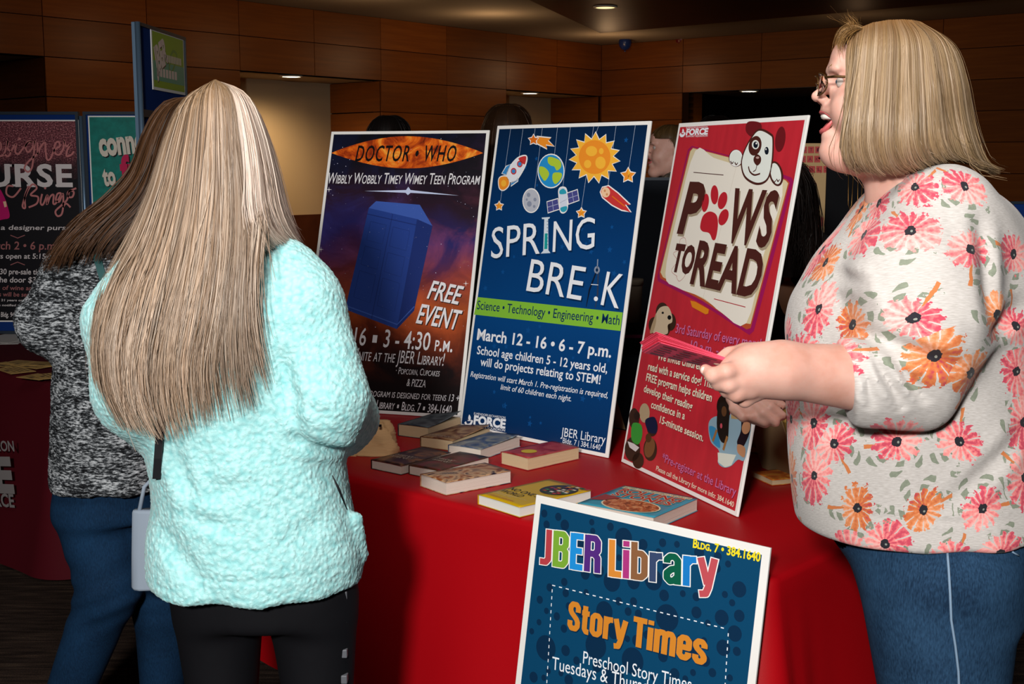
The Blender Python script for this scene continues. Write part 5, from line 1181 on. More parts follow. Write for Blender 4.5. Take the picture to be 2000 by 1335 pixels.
for s_ in (0, 1): shoe((hs[s_][0]+.01+.01*s_, YB+.02, 0), 80-10*s_, pw)
# crossbody strap lying on the back
SCR = lambda V_: np.stack([1000+FOC*V_[:, 0]/(V_[:, 1]*math.cos(PITCH)-(V_[:, 2]-CAMH)*math.sin(PITCH)), 667.5-FOC*(V_[:, 1]*math.sin(PITCH)+(V_[:, 2]-CAMH)*math.cos(PITCH))/(V_[:, 1]*math.cos(PITCH)-(V_[:, 2]-CAMH)*math.sin(PITCH))], 1)
def on_surface(V_, px, py, off=.008):        # point of the garment under an image position, measured on the finished mesh
    d = np.linalg.norm(SCR(V_)-[px, py], axis=1); c = V_[d < max(9, d.min()+1)]; return P3(px, py, c[:, 1].min()-off)
m = MB(); pts = [on_surface(V, x, y) for x, y in ((350, 560), (338, 640), (326, 720), (317, 790), (311, 850), (308, 895), (305, 935))]; 
for i in range(len(pts)-1):
    a, b_ = pts[i], pts[i+1]; m.add([a-[.007, 0, 0], a+[.007, 0, 0], b_+[.007, 0, 0], b_-[.007, 0, 0], a-[.007, -.004, 0], a+[.007, .004, 0], b_+[.007, .004, 0], b_-[.007, -.004, 0]], [(0, 3, 2, 1), (4, 5, 6, 7), (0, 1, 5, 4), (1, 2, 6, 5), (2, 3, 7, 6), (3, 0, 4, 7)], STRAP)
m.build('bag_strap', pw)
YH = 2.39
def G(*p): return np.array([P3(x, y, YH+d) for x, y, d in p])
gb = [G((418,158,0),(352,200,.05),(322,265,.07),(298,345,.06),(265,430,.03),(218,520,-.04),(186,600,-.13),(176,690,-.16),(188,770,-.17),(222,835,-.18)),
      G((418,157,0),(362,192,.01),(330,270,0),(305,365,-.03),(270,465,-.08),(224,570,-.18),(200,680,-.215),(214,780,-.22),(250,850,-.22)),
      G((418,156,0),(385,178,-.04),(362,265,-.09),(345,370,-.12),(318,480,-.15),(283,600,-.205),(262,720,-.225),(275,810,-.23),(305,862,-.23)),
      G((418,156,-.01),(405,172,-.06),(398,265,-.12),(390,380,-.14),(372,500,-.17),(345,620,-.2),(330,730,-.21),(340,820,-.21),(352,865,-.21)),
      G((419,156,-.01),(425,172,-.065),(430,265,-.125),(432,380,-.145),(426,500,-.175),(410,620,-.2),(395,720,-.21),(402,800,-.21),(408,835,-.21)),
      G((420,156,-.01),(446,174,-.06),(462,265,-.12),(472,380,-.14),(474,480,-.17),(468,590,-.195),(468,690,-.205),(478,770,-.21),(490,815,-.21)),
      G((420,156,0),(466,180,-.05),(496,262,-.095),(510,360,-.115),(508,440,-.15),(500,520,-.18),(500,610,-.195),(512,690,-.2),(530,760,-.205))]
gs = [G((420,156,0),(456,180,-.07),(476,265,-.13),(484,350,-.15),(488,420,-.155),(500,465,-.15),(524,492,-.12)),
      G((420,156,0),(466,180,-.06),(496,262,-.115),(510,350,-.132),(516,410,-.135),(532,450,-.12),(560,474,-.08)),
      G((420,156,0),(482,186,-.03),(516,262,-.055),(536,345,-.07),(548,405,-.07),(566,448,-.05),(586,470,-.01)),
      G((421,157,0),(492,198,.02),(528,272,.02),(550,350,.01),(564,410,.01),(580,455,.03),(592,474,.07)),
      G((421,157,.01),(485,205,.07),(520,285,.08),(545,360,.07),(560,415,.07),(575,460,.09),(585,480,.13))]
BC = ('#77604c', '#a88c74', '#c4ab94', '#8a6c50', '#cdb8a4', '#7c6654')
tone = lambda u: (1-.42*np.exp(-((u-.82)/.1)**2))*(.88+.14*np.sin(u*41)*np.sin(u*17+1)+.1*np.sin(u*90))  # dip: darker centre strands with shading painted into the colour; sines are streaks
hp = join_parts([hair_part(gb, 7800, 24, .016, .0016, BC, '#8a6a44', .42, .006, (34, .9), 3, flip=-1, sheet_end=.66, fly=.04, tone=tone, thin=1), hair_part(gs, 2600, 18, .012, .0015, ('#ae9684', '#d2bcac', '#e2d2c4'), '#8a6a44', .1, .003, (30, .3), 4, flip=-1, sheet_end=.95, fly=.03)])  # side part in paler colours, its bright highlight painted into the strands
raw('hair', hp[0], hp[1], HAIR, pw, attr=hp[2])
set_base(pw, float(B0[0]), YB); adopt(pw)

# ------------------------------------------------------------------ woman in the floral top, laughing, seen from her left side
def floral(N, b, tc):
    uv = N.add('ShaderNodeAttribute', attribute_name='cloth').outputs['Vector']
    wob = N.add('ShaderNodeTexNoise', {'Vector': uv, 'Scale': 60.0, 'Detail': 2.0}).outputs['Color']
    uvw = N.add('ShaderNodeVectorMath', {0: uv, 1: N.add('ShaderNodeVectorMath', {0: wob, 3: .006}, operation='SCALE').outputs[0]}, operation='ADD').outputs[0]
    fine = N.add('ShaderNodeTexNoise', {'Vector': uv, 'Scale': 170.0, 'Detail': 3.0}).outputs[0]
    heather = N.add('ShaderNodeTexNoise', {'Vector': N.add('ShaderNodeMapping', {0: uv, 3: (1, 7, 1)}).outputs[0], 'Scale': 110.0, 'Detail': 3.0}).outputs[0]
    col = N.ramp(heather, [(.35, srgb('#b8b2ad')), (.65, srgb('#cdc8c4'))])
    def layer(col, scale, off, big, thin):
        v = N.add('ShaderNodeMapping', {0: uvw, 1: off, 3: (scale, scale*.86, 1)}).outputs[0]
        vo = N.add('ShaderNodeTexVoronoi', {'Vector': v, 'Scale': 1.0, 'Randomness': .7}, voronoi_dimensions='2D')
        loc = N.add('ShaderNodeVectorMath', {0: v, 1: vo.outputs['Position']}, operation='SUBTRACT').outputs[0]
        sx = N.add('ShaderNodeSeparateXYZ', {0: loc}); X, Y = sx.outputs[0], sx.outputs[1]
        rnd = N.add('ShaderNodeSeparateColor', {0: vo.outputs['Color']}).outputs; r1, r2, r3 = rnd[0], rnd[1], rnd[2]
        ang = N.math('ARCTAN2', Y, X); r = N.math('SQRT', N.math('ADD', N.math('MULTIPLY', X, X), N.math('MULTIPLY', Y, Y)))
        ph = N.math('MULTIPLY', r1, 6.28)
        pet = N.math('SINE', N.math('ADD', N.math('MULTIPLY', ang, 13.0), ph)); pet2 = N.math('SINE', N.math('ADD', N.math('MULTIPLY', ang, 2.0), ph))
        # petals drift: outer radius varies per petal
        R = N.math('MULTIPLY', N.math('ADD', N.math('ADD', .78, N.math('MULTIPLY', pet, .07)), N.math('ADD', N.math('MULTIPLY', pet2, .14), N.math('MULTIPLY', N.math('SUBTRACT', fine, .5), .85))), N.math('MULTIPLY', N.math('ADD', .75, N.math('MULTIPLY', r2, .35)), big))
        # leaves first
        ls = N.math('SINE', N.math('ADD', N.math('MULTIPLY', ang, 7.0), N.math('ADD', ph, N.math('MULTIPLY', r, 9.0)))); side = N.math('SINE', N.math('ADD', ang, N.math('MULTIPLY', ph, 2.0)))
        lm = N.math('MULTIPLY', N.math('GREATER_THAN', ls, .15), N.math('GREATER_THAN', N.math('ADD', side, N.math('MULTIPLY', N.math('SUBTRACT', fine, .5), 1.5)), -.05))
        lm = N.math('MULTIPLY', lm, N.math('MULTIPLY', N.math('LESS_THAN', r, N.math('ADD', .50, N.math('MULTIPLY', ls, .10))), N.math('GREATER_THAN', N.math('ADD', N.math('SINE', N.math('MULTIPLY', r, 38.0)), N.math('MULTIPLY', fine, 1.4)), .5)))
        col = N.mix(lm, col, N.mix(fine, srgb('#6e7468'), srgb('#98a08c')))
        stem = N.math('MULTIPLY', N.math('LESS_THAN', N.math('ABSOLUTE', N.math('SINE', N.math('ADD', N.math('MULTIPLY', ang, .5), ph))), .03), N.math('LESS_THAN', r, .62)); col = N.mix(stem, col, srgb('#c87848'))
        pm = N.math('LESS_THAN', r, R)
        orange = N.math('GREATER_THAN', r3, .74)
        stripe = N.math('ADD', N.math('MULTIPLY', pet, .13), N.math('ADD', N.math('MULTIPLY', fine, .95), N.math('MULTIPLY', N.math('SINE', N.math('ADD', ang, N.math('MULTIPLY', ph, 3.0))), .22)))
        pink = N.ramp(stripe, [(.2, srgb('#f2b4ae')), (.42, srgb('#ee9490')), (.6, srgb('#e8787c')), (.78, srgb('#c84c60'))])
        oran = N.ramp(stripe, [(.15, srgb('#e8a888')), (.4, srgb('#d88858')), (.65, srgb('#cc7040')), (.9, srgb('#b84850'))])
        col = N.mix(pm, col, N.mix(orange, pink, oran))
        gap = N.math('MULTIPLY', N.math('MULTIPLY', N.math('LESS_THAN', pet, -.9), N.math('GREATER_THAN', r, N.math('MULTIPLY', R, .55))), pm); col = N.mix(gap, col, srgb('#c6c0bb'))
        cen = N.math('LESS_THAN', N.math('ADD', r, N.math('MULTIPLY', N.math('SUBTRACT', fine, .5), .08)), .062*big/.38); col = N.mix(cen, col, srgb('#2c2a30'))
        hl = N.math('LESS_THAN', N.math('SQRT', N.math('ADD', N.math('POWER', N.math('SUBTRACT', X, .02), 2.0), N.math('POWER', N.math('ADD', Y, .015), 2.0))), .02); return N.mix(hl, col, srgb('#8c9088'))
    col = layer(col, 11.6, (0, 0, 0), .52, 0)
    N.t.links.new(col, b.inputs['Base Color'])
    N.t.links.new(N.add('ShaderNodeBump', {'Height': fine, 'Strength': .15, 'Distance': .001}).outputs[0], b.inputs['Normal'])
FLORAL = mat('floral_jersey', '#d4cfca', .85, .1, sheen=.1, node=floral)
YR = 2.15
pr = empty('person', (0, 0, 0), 'laughing person with a blonde bob and glasses in a floral top, holding pink flyers', 'person')
HC = P3(1752, 176, 2.135); MH = head_frame(HC, 172, 2); 
hv, hq = head_field(.0025, 1, .1, .006); hv = xf(MH, hv)
# arms with hands: one surface from upper arm to fingertips
sL, eL, wL = P3(1830, 470, 2.02), P3(1800, 742, 1.93), P3(1525, 722, 1.87)
f = Field((P3(1355, 700, 1.87)[0]-.02, 1.74, 1.1), (P3(1705, 700, 1.9)[0]+.02, 2.0, 1.32), .0025)
f.cap(P3(1700, 740, 1.91), P3(1525, 722, 1.87), .053, .041, .02)
f.cap(P3(1525, 722, 1.87), P3(1478, 722, 1.868), .041, .038, .02)
f.ell(P3(1468, 725, 1.865), (.045, .036, .036), .02); f.ell(P3(1440, 735, 1.86), (.03, .03, .026), .015)
# fingers curling under the flyers, thumb on top
f.chain([P3(1447, 722, 1.845), P3(1418, 726, 1.83), P3(1393, 733, 1.838), P3(1378, 722, 1.86)], [.016, .0125, .011, .009], .007)
f.chain([P3(1452, 745, 1.845), P3(1424, 750, 1.833), P3(1404, 748, 1.845), P3(1394, 736, 1.87)], [.016, .0125, .0105, .009], .007)
f.chain([P3(1460, 760, 1.85), P3(1438, 768, 1.84), P3(1420, 762, 1.855), P3(1412, 748, 1.885)], [.016, .012, .010, .009], .007)
f.chain([P3(1470, 768, 1.865), P3(1455, 780, 1.86), P3(1440, 774, 1.875), P3(1430, 758, 1.9)], [.015, .011, .0095, .008], .007)
f.chain([P3(1490, 700, 1.87), P3(1455, 690, 1.885), P3(1425, 694, 1.895), P3(1402, 703, 1.9)], [.02, .0135, .0115, .009], .01)
lv, lq = f.mesh(); lv = relax(lv, lq, 1, .4)
f = Field(np.array(P3(1440, 860, 2.3))-[.06, .2, .12], np.array(P3(1640, 700, 2.45))+[.03, .1, .05], .0032)
sR, eR, wR = P3(1800, 480, 2.3), P3(1690, 720, 2.42), P3(1500, 762, 2.3); pc = P3(1458, 775, 2.26)
f.cap(P3(1640, 735, 2.38), wR, .045, .033, .02); f.cap(wR, pc, .033, .028, .02); f.ell(pc, (.034, .034, .02), .02)
for a, b_, c, r_ in (((1450, 793, 2.23), (1472, 815, 2.2), (1494, 826, 2.19), .0115), ((1466, 788, 2.225), (1492, 808, 2.195), (1514, 824, 2.185), .0115), ((1480, 782, 2.23), (1506, 796, 2.2), (1528, 812, 2.19), .0105), ((1488, 776, 2.24), (1512, 782, 2.215), (1530, 792, 2.205), .009)):
    f.cap(pc, P3(*a), .02, r_*1.2, .014); f.chain([P3(*a), P3(*b_), P3(*c)], [r_*1.15, r_, r_*.8], .003)
f.cap(pc, P3(1436, 776, 2.25), .02, .015, .01); f.chain([P3(1436, 776, 2.25), P3(1438, 798, 2.22), P3(1452, 815, 2.2)], [.015, .012, .009], .006)
rv, rq = f.mesh(); rv = relax(rv, rq, 1, .4)
tors = rows_px([(385, 1735, 1880, .06), (430, 1690, 1940, .15), (520, 1620, 1985, .17), (640, 1570, 1990, .175), (900, 1575, 1990, .17), (1020, 1590, 2000, .17)], YR)
f = Field((P3(1500, 700, YR)[0], 1.85, .9), (P3(2060, 700, YR)[0], 2.5, 1.6), .007); f.loft(tors, .03); f.chain([sL, eL], [.06, .05], .03); f.cap(eL, P3(1640, 738, 1.9), .05, .046); f.chain([sR, eR], [.06, .05], .03); f.cap(eR, P3(1640, 735, 2.38), .048, .045)
tv, tq = f.mesh(); tv = relax(tv, tq, 1)
V4 = [hv, lv, rv, tv]; Q4 = [hq, lq, rq, tq]; o_ = 0; QQ = []
for v_, q_ in zip(V4, Q4): QQ.append(q_+o_); o_ += len(v_)
bd = raw('body', np.concatenate(V4), np.concatenate(QQ), SKIN, pr)
face_parts(MH, pr, 1)
for px, py, Y in ((1374, 723, 1.852),):
    m = MB(); m.ball(P3(px, py, Y), (.005, .004, .006), mat('fingernail', '#e8bcb0', .3, .5), 10, 8); m.build('fingernail', pr)
# glasses
GL = mat('tortoise_metal', '#5c4020', .3, .5, metal=.6, vary=(120, .6)); LG = mat('spectacle_lens', '#ffffff', .02, .5, trans=1.0)
gl = MB(); 
for sg in (1, -1):
    ring = [MH @ Vector((.132-.012*abs(math.cos(a))*(1 if math.cos(a)*sg > 0 else .3), sg*.032+.024*math.cos(a), .004+.018*math.sin(a))) for a in [2*math.pi*i/20 for i in range(21)]]
    gl.tube(ring, .0013, GL, 6)
    gl.tube([MH @ Vector(p) for p in ((.124, sg*.057, .014), (.108, sg*.07, .015), (.05, sg*.078, .013), (.0, sg*.082, .008), (-.02, sg*.082, -.01))], [.002, .0022, .0017, .0014, .001], GL, 6)
    gl.tube([MH @ Vector(p) for p in ((.13, sg*.012, .0), (.127, sg*.011, -.006))], .001, GL, 5)
gl.tube([MH @ Vector(p) for p in ((.13, .01, .006), (.133, 0, .008), (.13, -.01, .006))], .0013, GL, 6); go = gl.build('eyeglasses', pr)
for sg in (1, -1):
    m = MB(); n_ = 20; vs = [MH @ Vector((.131-.010*abs(math.cos(a))*(1 if math.cos(a)*sg > 0 else .3)-dd, sg*.032+.0228*math.cos(a), .004+.017*math.sin(a))) for dd in (0, .0012) for a in [2*math.pi*i/n_ for i in range(n_)]]
    m.add(vs, [tuple(range(n_)), tuple(range(2*n_-1, n_-1, -1))]+[(i, (i+1) % n_, (i+1) % n_+n_, i+n_) for i in range(n_)], LG); m.build('lens', go)
# floral top
f = Field((P3(1500, 700, YR)[0], 1.72, .85), (P3(2075, 700, YR)[0], 2.55, 1.62), .0055)
rw = rows_px([(352, 1722, 1900, .09), (372, 1700, 1935, .13), (400, 1680, 1965, .165), (450, 1642, 1995, .19), (520, 1588, 2015, .2), (580, 1548, 2020, .205), (640, 1534, 2018, .205), (700, 1540, 2012, .2), (800, 1541, 2018, .205), (900, 1546, 2030, .21), (980, 1556, 2042, .215), (1014, 1562, 2046, .215)], YR)
f.loft(rw, .03, kc=.012, e=2.15, tilt=.03)
f.chain([P3(1850, 425, 2.03), P3(1795, 560, 1.975), P3(1800, 650, 1.95)], [.085, .098, .098], .05); f.cap(P3(1800, 650, 1.95), P3(1790, 728, 1.93), .098, .072, .03)
f.cap(P3(1790, 728, 1.93), P3(1630, 741, 1.9), .076, .060, .02); f.cap(P3(1800, 720, 1.93), P3(1848, 742, 1.94), .055, .028, .03)
f.cap(P3(1735, 745, 1.92), P3(1690, 770, 1.91), .055, .045, .02)
f.chain([P3(1830, 450, 2.28), P3(1740, 620, 2.38), P3(1700, 715, 2.42)], [.085, .085, .075], .04); f.cap(P3(1700, 715, 2.42), P3(1650, 733, 2.385), .07, .055, .02)
f.cap(P3(1700, 775, 1.9), P3(1795, 780, 1.92), .04, .045, .03)
# creases
for g_ in (((1655, 530), (1690, 660), 1.93, .012, .012), ((1600, 548), (1680, 540), 2.0, .009, .008), ((1690, 655), (1860, 712), 1.87, .011, .012), ((1905, 440), (1900, 640), 1.95, .014, .012), ((1705, 700), (1760, 790), 1.86, .007, .008), ((1675, 690), (1700, 790), 1.86, .006, .007), ((1735, 690), (1800, 775), 1.87, .007, .007), ((1660, 690), (1672, 770), 1.86, .005, .005),
           ((1890, 655), (1990, 600), 1.97, .014, .010), ((1850, 965), (1990, 850), 1.97, .014, .008), ((1789, 850), (1812, 1020), 1.95, .004, .003), ((1590, 860), (1700, 835), 1.97, .014, .006), ((1760, 600), (1830, 640), 1.87, .012, .005), ((1560, 1015), (2000, 1015), 1.95, .004, .002)): f.groove(*g_)
cx_, cz_ = P3(1650, 740, 1.9)[0], P3(1650, 740, 1.9)[2]
f.put((cx_-.2, 1.75, cz_-.12), (cx_+.05, 1.985, cz_+.12), lambda X, Y, Z: np.maximum(X-cx_-.18*(Z-cz_)*-1, Y-1.975), .003, 's', 0)
f.put(f.lo, f.lo+np.array(f.n)*f.h, lambda X, Y, Z: .003*np.sin(X*19+3*np.sin(Z*8)+1)*np.sin(Z*12+2*np.sin(X*10+Y*6))+.0012*np.sin(X*60+Z*34+Y*20), op='+')
V, Q = f.mesh(); V = relax(V, Q, 2)
top = raw('floral_top', V, Q, FLORAL, pr, uv=np.stack([.215*np.arctan2((V[:, 0]-P3(1775, 700, YR)[0])/.205, (2.2-V[:, 1])/.24), V[:, 2]+.25*(V[:, 1]-1.95)], 1))
sb = top.modifiers.new('s', 'SUBSURF'); sb.levels = sb.render_levels = 1
# jeans
hr = rows_px([(1010, 1600, 2030, .17), (1060, 1632, 2022, .175), (1110, 1668, 2012, .17), (1180, 1700, 2000, .16)], 2.13)
kL, kR = P3(1850, 1500, 2.05), P3(1835, 1480, 2.24)
kL[2] = kR[2] = .48
jn = legs([P3(1835, 1130, 2.06), P3(1835, 1130, 2.21)], [kL, kR], [kL+[.0, .0, -.41], kR+[-.04, .0, -.41]], DENIM, 'jeans', pr, (.135, .085, .06), hiprow=hr, h=.007, ripple=.002)
jv = np.zeros(len(jn.data.vertices)*3, np.float32); jn.data.vertices.foreach_get('co', jv); jv = jv.reshape(-1, 3)
STI = mat('seam_stitch', '#7c94ac', .8); m = MB(); m.tube([on_surface(jv, x, y, .0006) for x, y in ((1849, 1062), (1853, 1110), (1856, 1160), (1858, 1210), (1866, 1260), (1872, 1310), (1874, 1360), (1874, 1400))], .0022, STI, 6); m.build('side_seam', jn)
m = MB(); m.tube([on_surface(jv, x, y, .0006) for x, y in ((1968, 1010), (1972, 1050), (1978, 1078), (1990, 1084))], .0018, STI, 6); m.build('pocket_stitching', jn)
c = on_surface(jv, 1854, 1066, .002); m = MB(); m.ball(c, (.004, .0025, .004), mat('copper_rivet', '#a07050', .35, metal=.8), 10, 8); m.build('rivet', jn)
shoe((kL[0], kL[1], 0), 172, pr); shoe((kR[0]-.04, kR[1], 0), 172, pr)
YH = 2.12
bt = [G((1664,66,-.01),(1652,100,-.045),(1652,150,-.07),(1648,205,-.085),(1643,255,-.085),(1642,295,-.08),(1655,325,-.07),(1680,342,-.055)),
      G((1680,54,-.01),(1674,88,-.075),(1670,150,-.09),(1664,215,-.105),(1662,275,-.105),(1670,318,-.09),(1692,340,-.07)),
      G((1705,44,-.01),(1702,84,-.082),(1696,155,-.1),(1690,225,-.115),(1688,285,-.11),(1700,325,-.095),(1724,345,-.075)),
      G((1735,39,-.01),(1738,84,-.085),(1735,158,-.105),(1732,228,-.12),(1732,288,-.118),(1745,326,-.1),(1768,343,-.08)),
      G((1762,38,-.01),(1780,84,-.082),(1782,160,-.1),(1783,230,-.118),(1785,283,-.118),(1795,315,-.1),(1815,330,-.085)),
      G((1782,39,-.01),(1815,80,-.08),(1828,160,-.105),(1834,230,-.105),(1840,278,-.105),(1850,302,-.095),(1868,312,-.08)),
      G((1796,42,-.01),(1846,84,-.065),(1866,160,-.085),(1876,230,-.075),(1888,280,-.08),(1900,308,-.07),(1925,322,-.06)),
      G((1800,44,.0),(1866,92,-.035),(1890,160,-.045),(1902,230,-.03),(1917,285,-.035),(1932,318,-.03),(1958,330,-.02)),
      G((1800,44,.01),(1868,94,.035),(1890,162,.045),(1900,232,.055),(1912,285,.055),(1925,318,.05),(1945,328,.05)),
      G((1790,42,.01),(1830,86,.09),(1850,160,.09),(1856,230,.095),(1860,280,.095),(1860,310,.09),(1870,320,.08)),
      G((1740,39,.01),(1745,86,.095),(1745,160,.1),(1742,230,.1),(1740,285,.1),(1740,320,.09),(1745,335,.08)),
      G((1664,66,.01),(1652,105,.05),(1655,150,.075),(1660,205,.09),(1668,255,.09),(1672,295,.085),(1680,325,.07))]
BB = ('#6e563c', '#8c7250', '#a48a6a', '#7a6044', '#b49c80', '#866c4e')
h1 = hair_part(bt, 9000, 22, .012, .0014, BB, '#8a6034', .07, .003, (46, .45), 11, flip=-1, sheet_end=.97, fly=.02, tone=lambda u: .95+.1*np.sin(u*61)+.06*np.sin(u*150+2))
tuft = [G((1690,58,-.02),(1668,62,-.03),(1652,72,-.03),(1646,92,-.03),(1648,112,-.02)), G((1690,54,.01),(1664,50,.01),(1648,58,.01),(1640,78,.01),(1640,105,.01)), G((1690,60,.04),(1668,66,.05),(1652,80,.05),(1645,100,.05),(1648,120,.05))]
h2 = hair_part(tuft, 420, 12, .004, .0009, ('#8a6034', '#a8804c', '#b89468'), None, .5, .012, (12, .5), 12, flip=-1, sheet_end=.5, fly=.25)
tuft2 = [G((1664,64,-.03),(1658,52,-.03),(1648,40,-.03),(1640,26,-.02)), G((1675,60,.0),(1668,46,.0),(1655,36,.01),(1650,28,.01))]
h3 = hair_part(tuft2, 50, 10, .01, .0006, ('#8a6034', '#a8804c'), None, .5, .02, (6, .3), 13, flip=-1, sheet_end=.02, fly=.5)
hh_ = join_parts([h1, h2, h3]); raw('hair', hh_[0], hh_[1], HAIR, pr, attr=hh_[2])
set_base(pr, float(P3(1850, 1100, 2.13)[0]), 2.13); adopt(pr)
# pink flyers in her hand
PINK = mat('pink_paper', '#ff5a78', .6, .2); INKP = ink('#7a2438')
for i in range(9):
    t = i/8; rj = random.Random(i); j = rj.uniform(-3, 3)
    A0 = P3(1289-6*t+j, 670-22*t, 1.865); A1 = P3(1428+4*t, 707-3*t, 1.865); B1 = P3(1378+8*t, 716-8*t, 1.93+.01*t); B0_ = P3(1256-5*t+j, 689-20*t, 1.935+.01*t)
    if i < 8: up_ = np.array([0, 0, .0007])
    vs = [A0, A1, B1, B0_]+[v+[0, -.0001, .0005] for v in (A0, A1, B1, B0_)]
    c0 = np.mean(vs, axis=0); e = empty('flyer', tuple(c0), 'topmost pink flyer of the fanned stack in her hand' if i == 8 else 'pink flyer in the middle of the fanned stack held in her hand' if i else 'lowest pink flyer of the held stack, its printed side showing', 'flyer', 'pink flyers held in the hand')
    m = MB(); m.add([v-c0 for v in vs], [(0, 3, 2, 1), (4, 5, 6, 7), (0, 1, 5, 4), (1, 2, 6, 5), (2, 3, 7, 6), (3, 0, 4, 7)], PINK); m.build('sheet', e)
    if i == 0:
        m = MB()
        for r_ in range(3):
            for k in range(5):
                u0, v0 = .06+r_*.29, .1+k*.17; q = [(u0, v0), (u0+.2-.03*(k % 2), v0), (u0+.2-.03*(k % 2), v0+.07+(.05 if k == 4 else 0)), (u0, v0+.07+(.05 if k == 4 else 0))]
                m.add([A0*(1-u)*(1-v)+A1*u*(1-v)+B1*u*v+B0_*(1-u)*v-c0-np.array([0, 0, .0006]) for u, v in q], [(0, 1, 2, 3)], INKP)
        o = m.build('printed_lines', e); o['kind'] = 'stuff'

# ------------------------------------------------------------------ brunette in the marled knit sweater, mostly behind the blonde woman
YC = 3.05
pb = empty('person', (0, 0, 0), 'person with long dark brown hair in a black and white knit sweater and dark jeans', 'person')
HC = P3(372, 285, YC+.03); MH = head_frame(HC, 60, -8)
hv, hq = head_field(.0035); hv = xf(MH, hv)
f = Field((P3(0, 600, YC)[0], 2.6, .7), (P3(460, 600, YC)[0], 3.9, 1.62), .008)
tr_ = rows_px([(445, 250, 420, .07), (480, 190, 410, .1), (600, 150, 385, .1), (740, 145, 370, .1), (880, 150, 320, .09), (930, 160, 310, .09)], YC); f.loft(tr_, .03)
sL, eL, wL = P3(180, 500, YC), P3(92, 632, YC-.02), P3(175, 668, YC+.3); f.chain([sL, eL, wL], [.05, .042, .028], .02); sR, eR, wR = P3(395, 500, YC+.05), P3(430, 640, YC+.05), P3(400, 690, YC+.35); f.chain([sR, eR, wR], [.05, .042, .028], .02)
for w_, sg in ((wL, -1), (wR, 1)):
    d = np.array([.12, .1, -.02]); d /= np.linalg.norm(d); sd = np.array([d[1], -d[0], 0])*sg; p = w_+d*.06; u_ = np.array([0, 0, 1.])
    hand(f, w_, p, [[p+d*.035+sd*(.03-.02*i), p+d*.065+sd*(.032-.021*i)-u_*.01, p+d*.08+sd*(.032-.021*i)-u_*.03] for i in range(4)], [p-d*.02-sd*.035, p+d*.015-sd*.048, p+d*.035-sd*.045], .008)
bv, bq = f.mesh(); bv = relax(bv, bq, 1, .4); raw('body', np.concatenate([hv, bv]), np.concatenate([hq, bq+len(hv)]), SKIN, pb)
f = Field((P3(-20, 600, YC)[0], 2.7, .7), (P3(480, 600, YC)[0], 3.6, 1.6), .007)
f.loft(rows_px([(430, 270, 410, .07), (446, 225, 430, .1), (470, 178, 438, .12), (520, 140, 428, .13), (620, 118, 405, .135), (740, 108, 385, .135), (850, 104, 360, .14), (945, 103, 345, .145)], YC), .03, kc=.012)
f.chain([P3(195, 488, YC), P3(140, 545, YC-.01), P3(96, 632, YC-.02)], [.065, .072, .078], .04); f.cap(P3(96, 632, YC-.02), P3(160, 668, YC+.25), .078, .055, .02)
f.chain([P3(400, 500, YC+.03), P3(430, 640, YC+.05)], [.065, .07], .03); f.cap(P3(430, 640, YC+.05), P3(405, 688, YC+.3), .068, .05, .02)
f.put(f.lo, f.lo+np.array(f.n)*f.h, lambda X, Y, Z: .004*np.sin(X*21+3*np.sin(Z*8))*np.sin(Z*12+2*np.sin(X*10))+.002*np.sin(X*70+9*Z)*np.sin(Z*50)+0*Y, op='+')
for z0 in (.83,): f.put((P3(60, 600, YC)[0], 2.8, .76), (P3(400, 600, YC)[0], 3.3, .9), lambda X, Y, Z: -.003*np.exp(-((Z-.86)/.03)**2)+0*X*Y, op='+')
V, Q = f.mesh(); V = relax(V, Q, 1); swv = V
sw = raw('knit_sweater', V, Q, KNIT, pb); sb = sw.modifiers.new('s', 'SUBSURF'); sb.levels = sb.render_levels = 1
tx = bpy.data.textures.new('knit_lumps', 'CLOUDS'); tx.noise_scale = .012; dp = sw.modifiers.new('d', 'DISPLACE'); dp.texture = tx; dp.texture_coords = 'LOCAL'; dp.strength = .005
hpL, hpR = P3(190, 1000, YC), P3(300, 1000, YC+.06)
kn, kn2 = P3(212, 1150, YC-.04), P3(318, 1180, YC+.1); an, an2 = P3(98, 1470, YC+.02), P3(322, 1500, YC+.12); an[2] = an2[2] = .07
jb = legs([hpL, hpR], [kn, kn2], [an, an2], DENIM_D, 'jeans', pb, (.105, .074, .052), hiprow=[(.68, P3(215, 1000, YC)[0], YC, .135, .12), (.9, P3(215, 1000, YC)[0]+.0, YC, .125, .115)], ripple=.0035)
shoe((an[0], an[1], 0), 60, pb); shoe((an2[0], an2[1], 0), 60, pb)
m = MB(); pts = [on_surface(swv, x, y, .006) for x, y in ((178, 448), (181, 470), (187, 495), (193, 515), (200, 540), (215, 590), (230, 650))]
for i in range(len(pts)-1):
    a, b_ = pts[i], pts[i+1]; m.add([a-[.009, 0, 0], a+[.009, 0, 0], b_+[.009, 0, 0], b_-[.009, 0, 0], a-[.009, -.003, 0], a+[.009, .003, 0], b_+[.009, .003, 0], b_-[.009, -.003, 0]], [(0, 3, 2, 1), (4, 5, 6, 7), (0, 1, 5, 4), (1, 2, 6, 5), (2, 3, 7, 6), (3, 0, 4, 7)], mat('teal_strap', '#1c4a4a', .6))
m.build('bag_strap', pb)
YH = YC
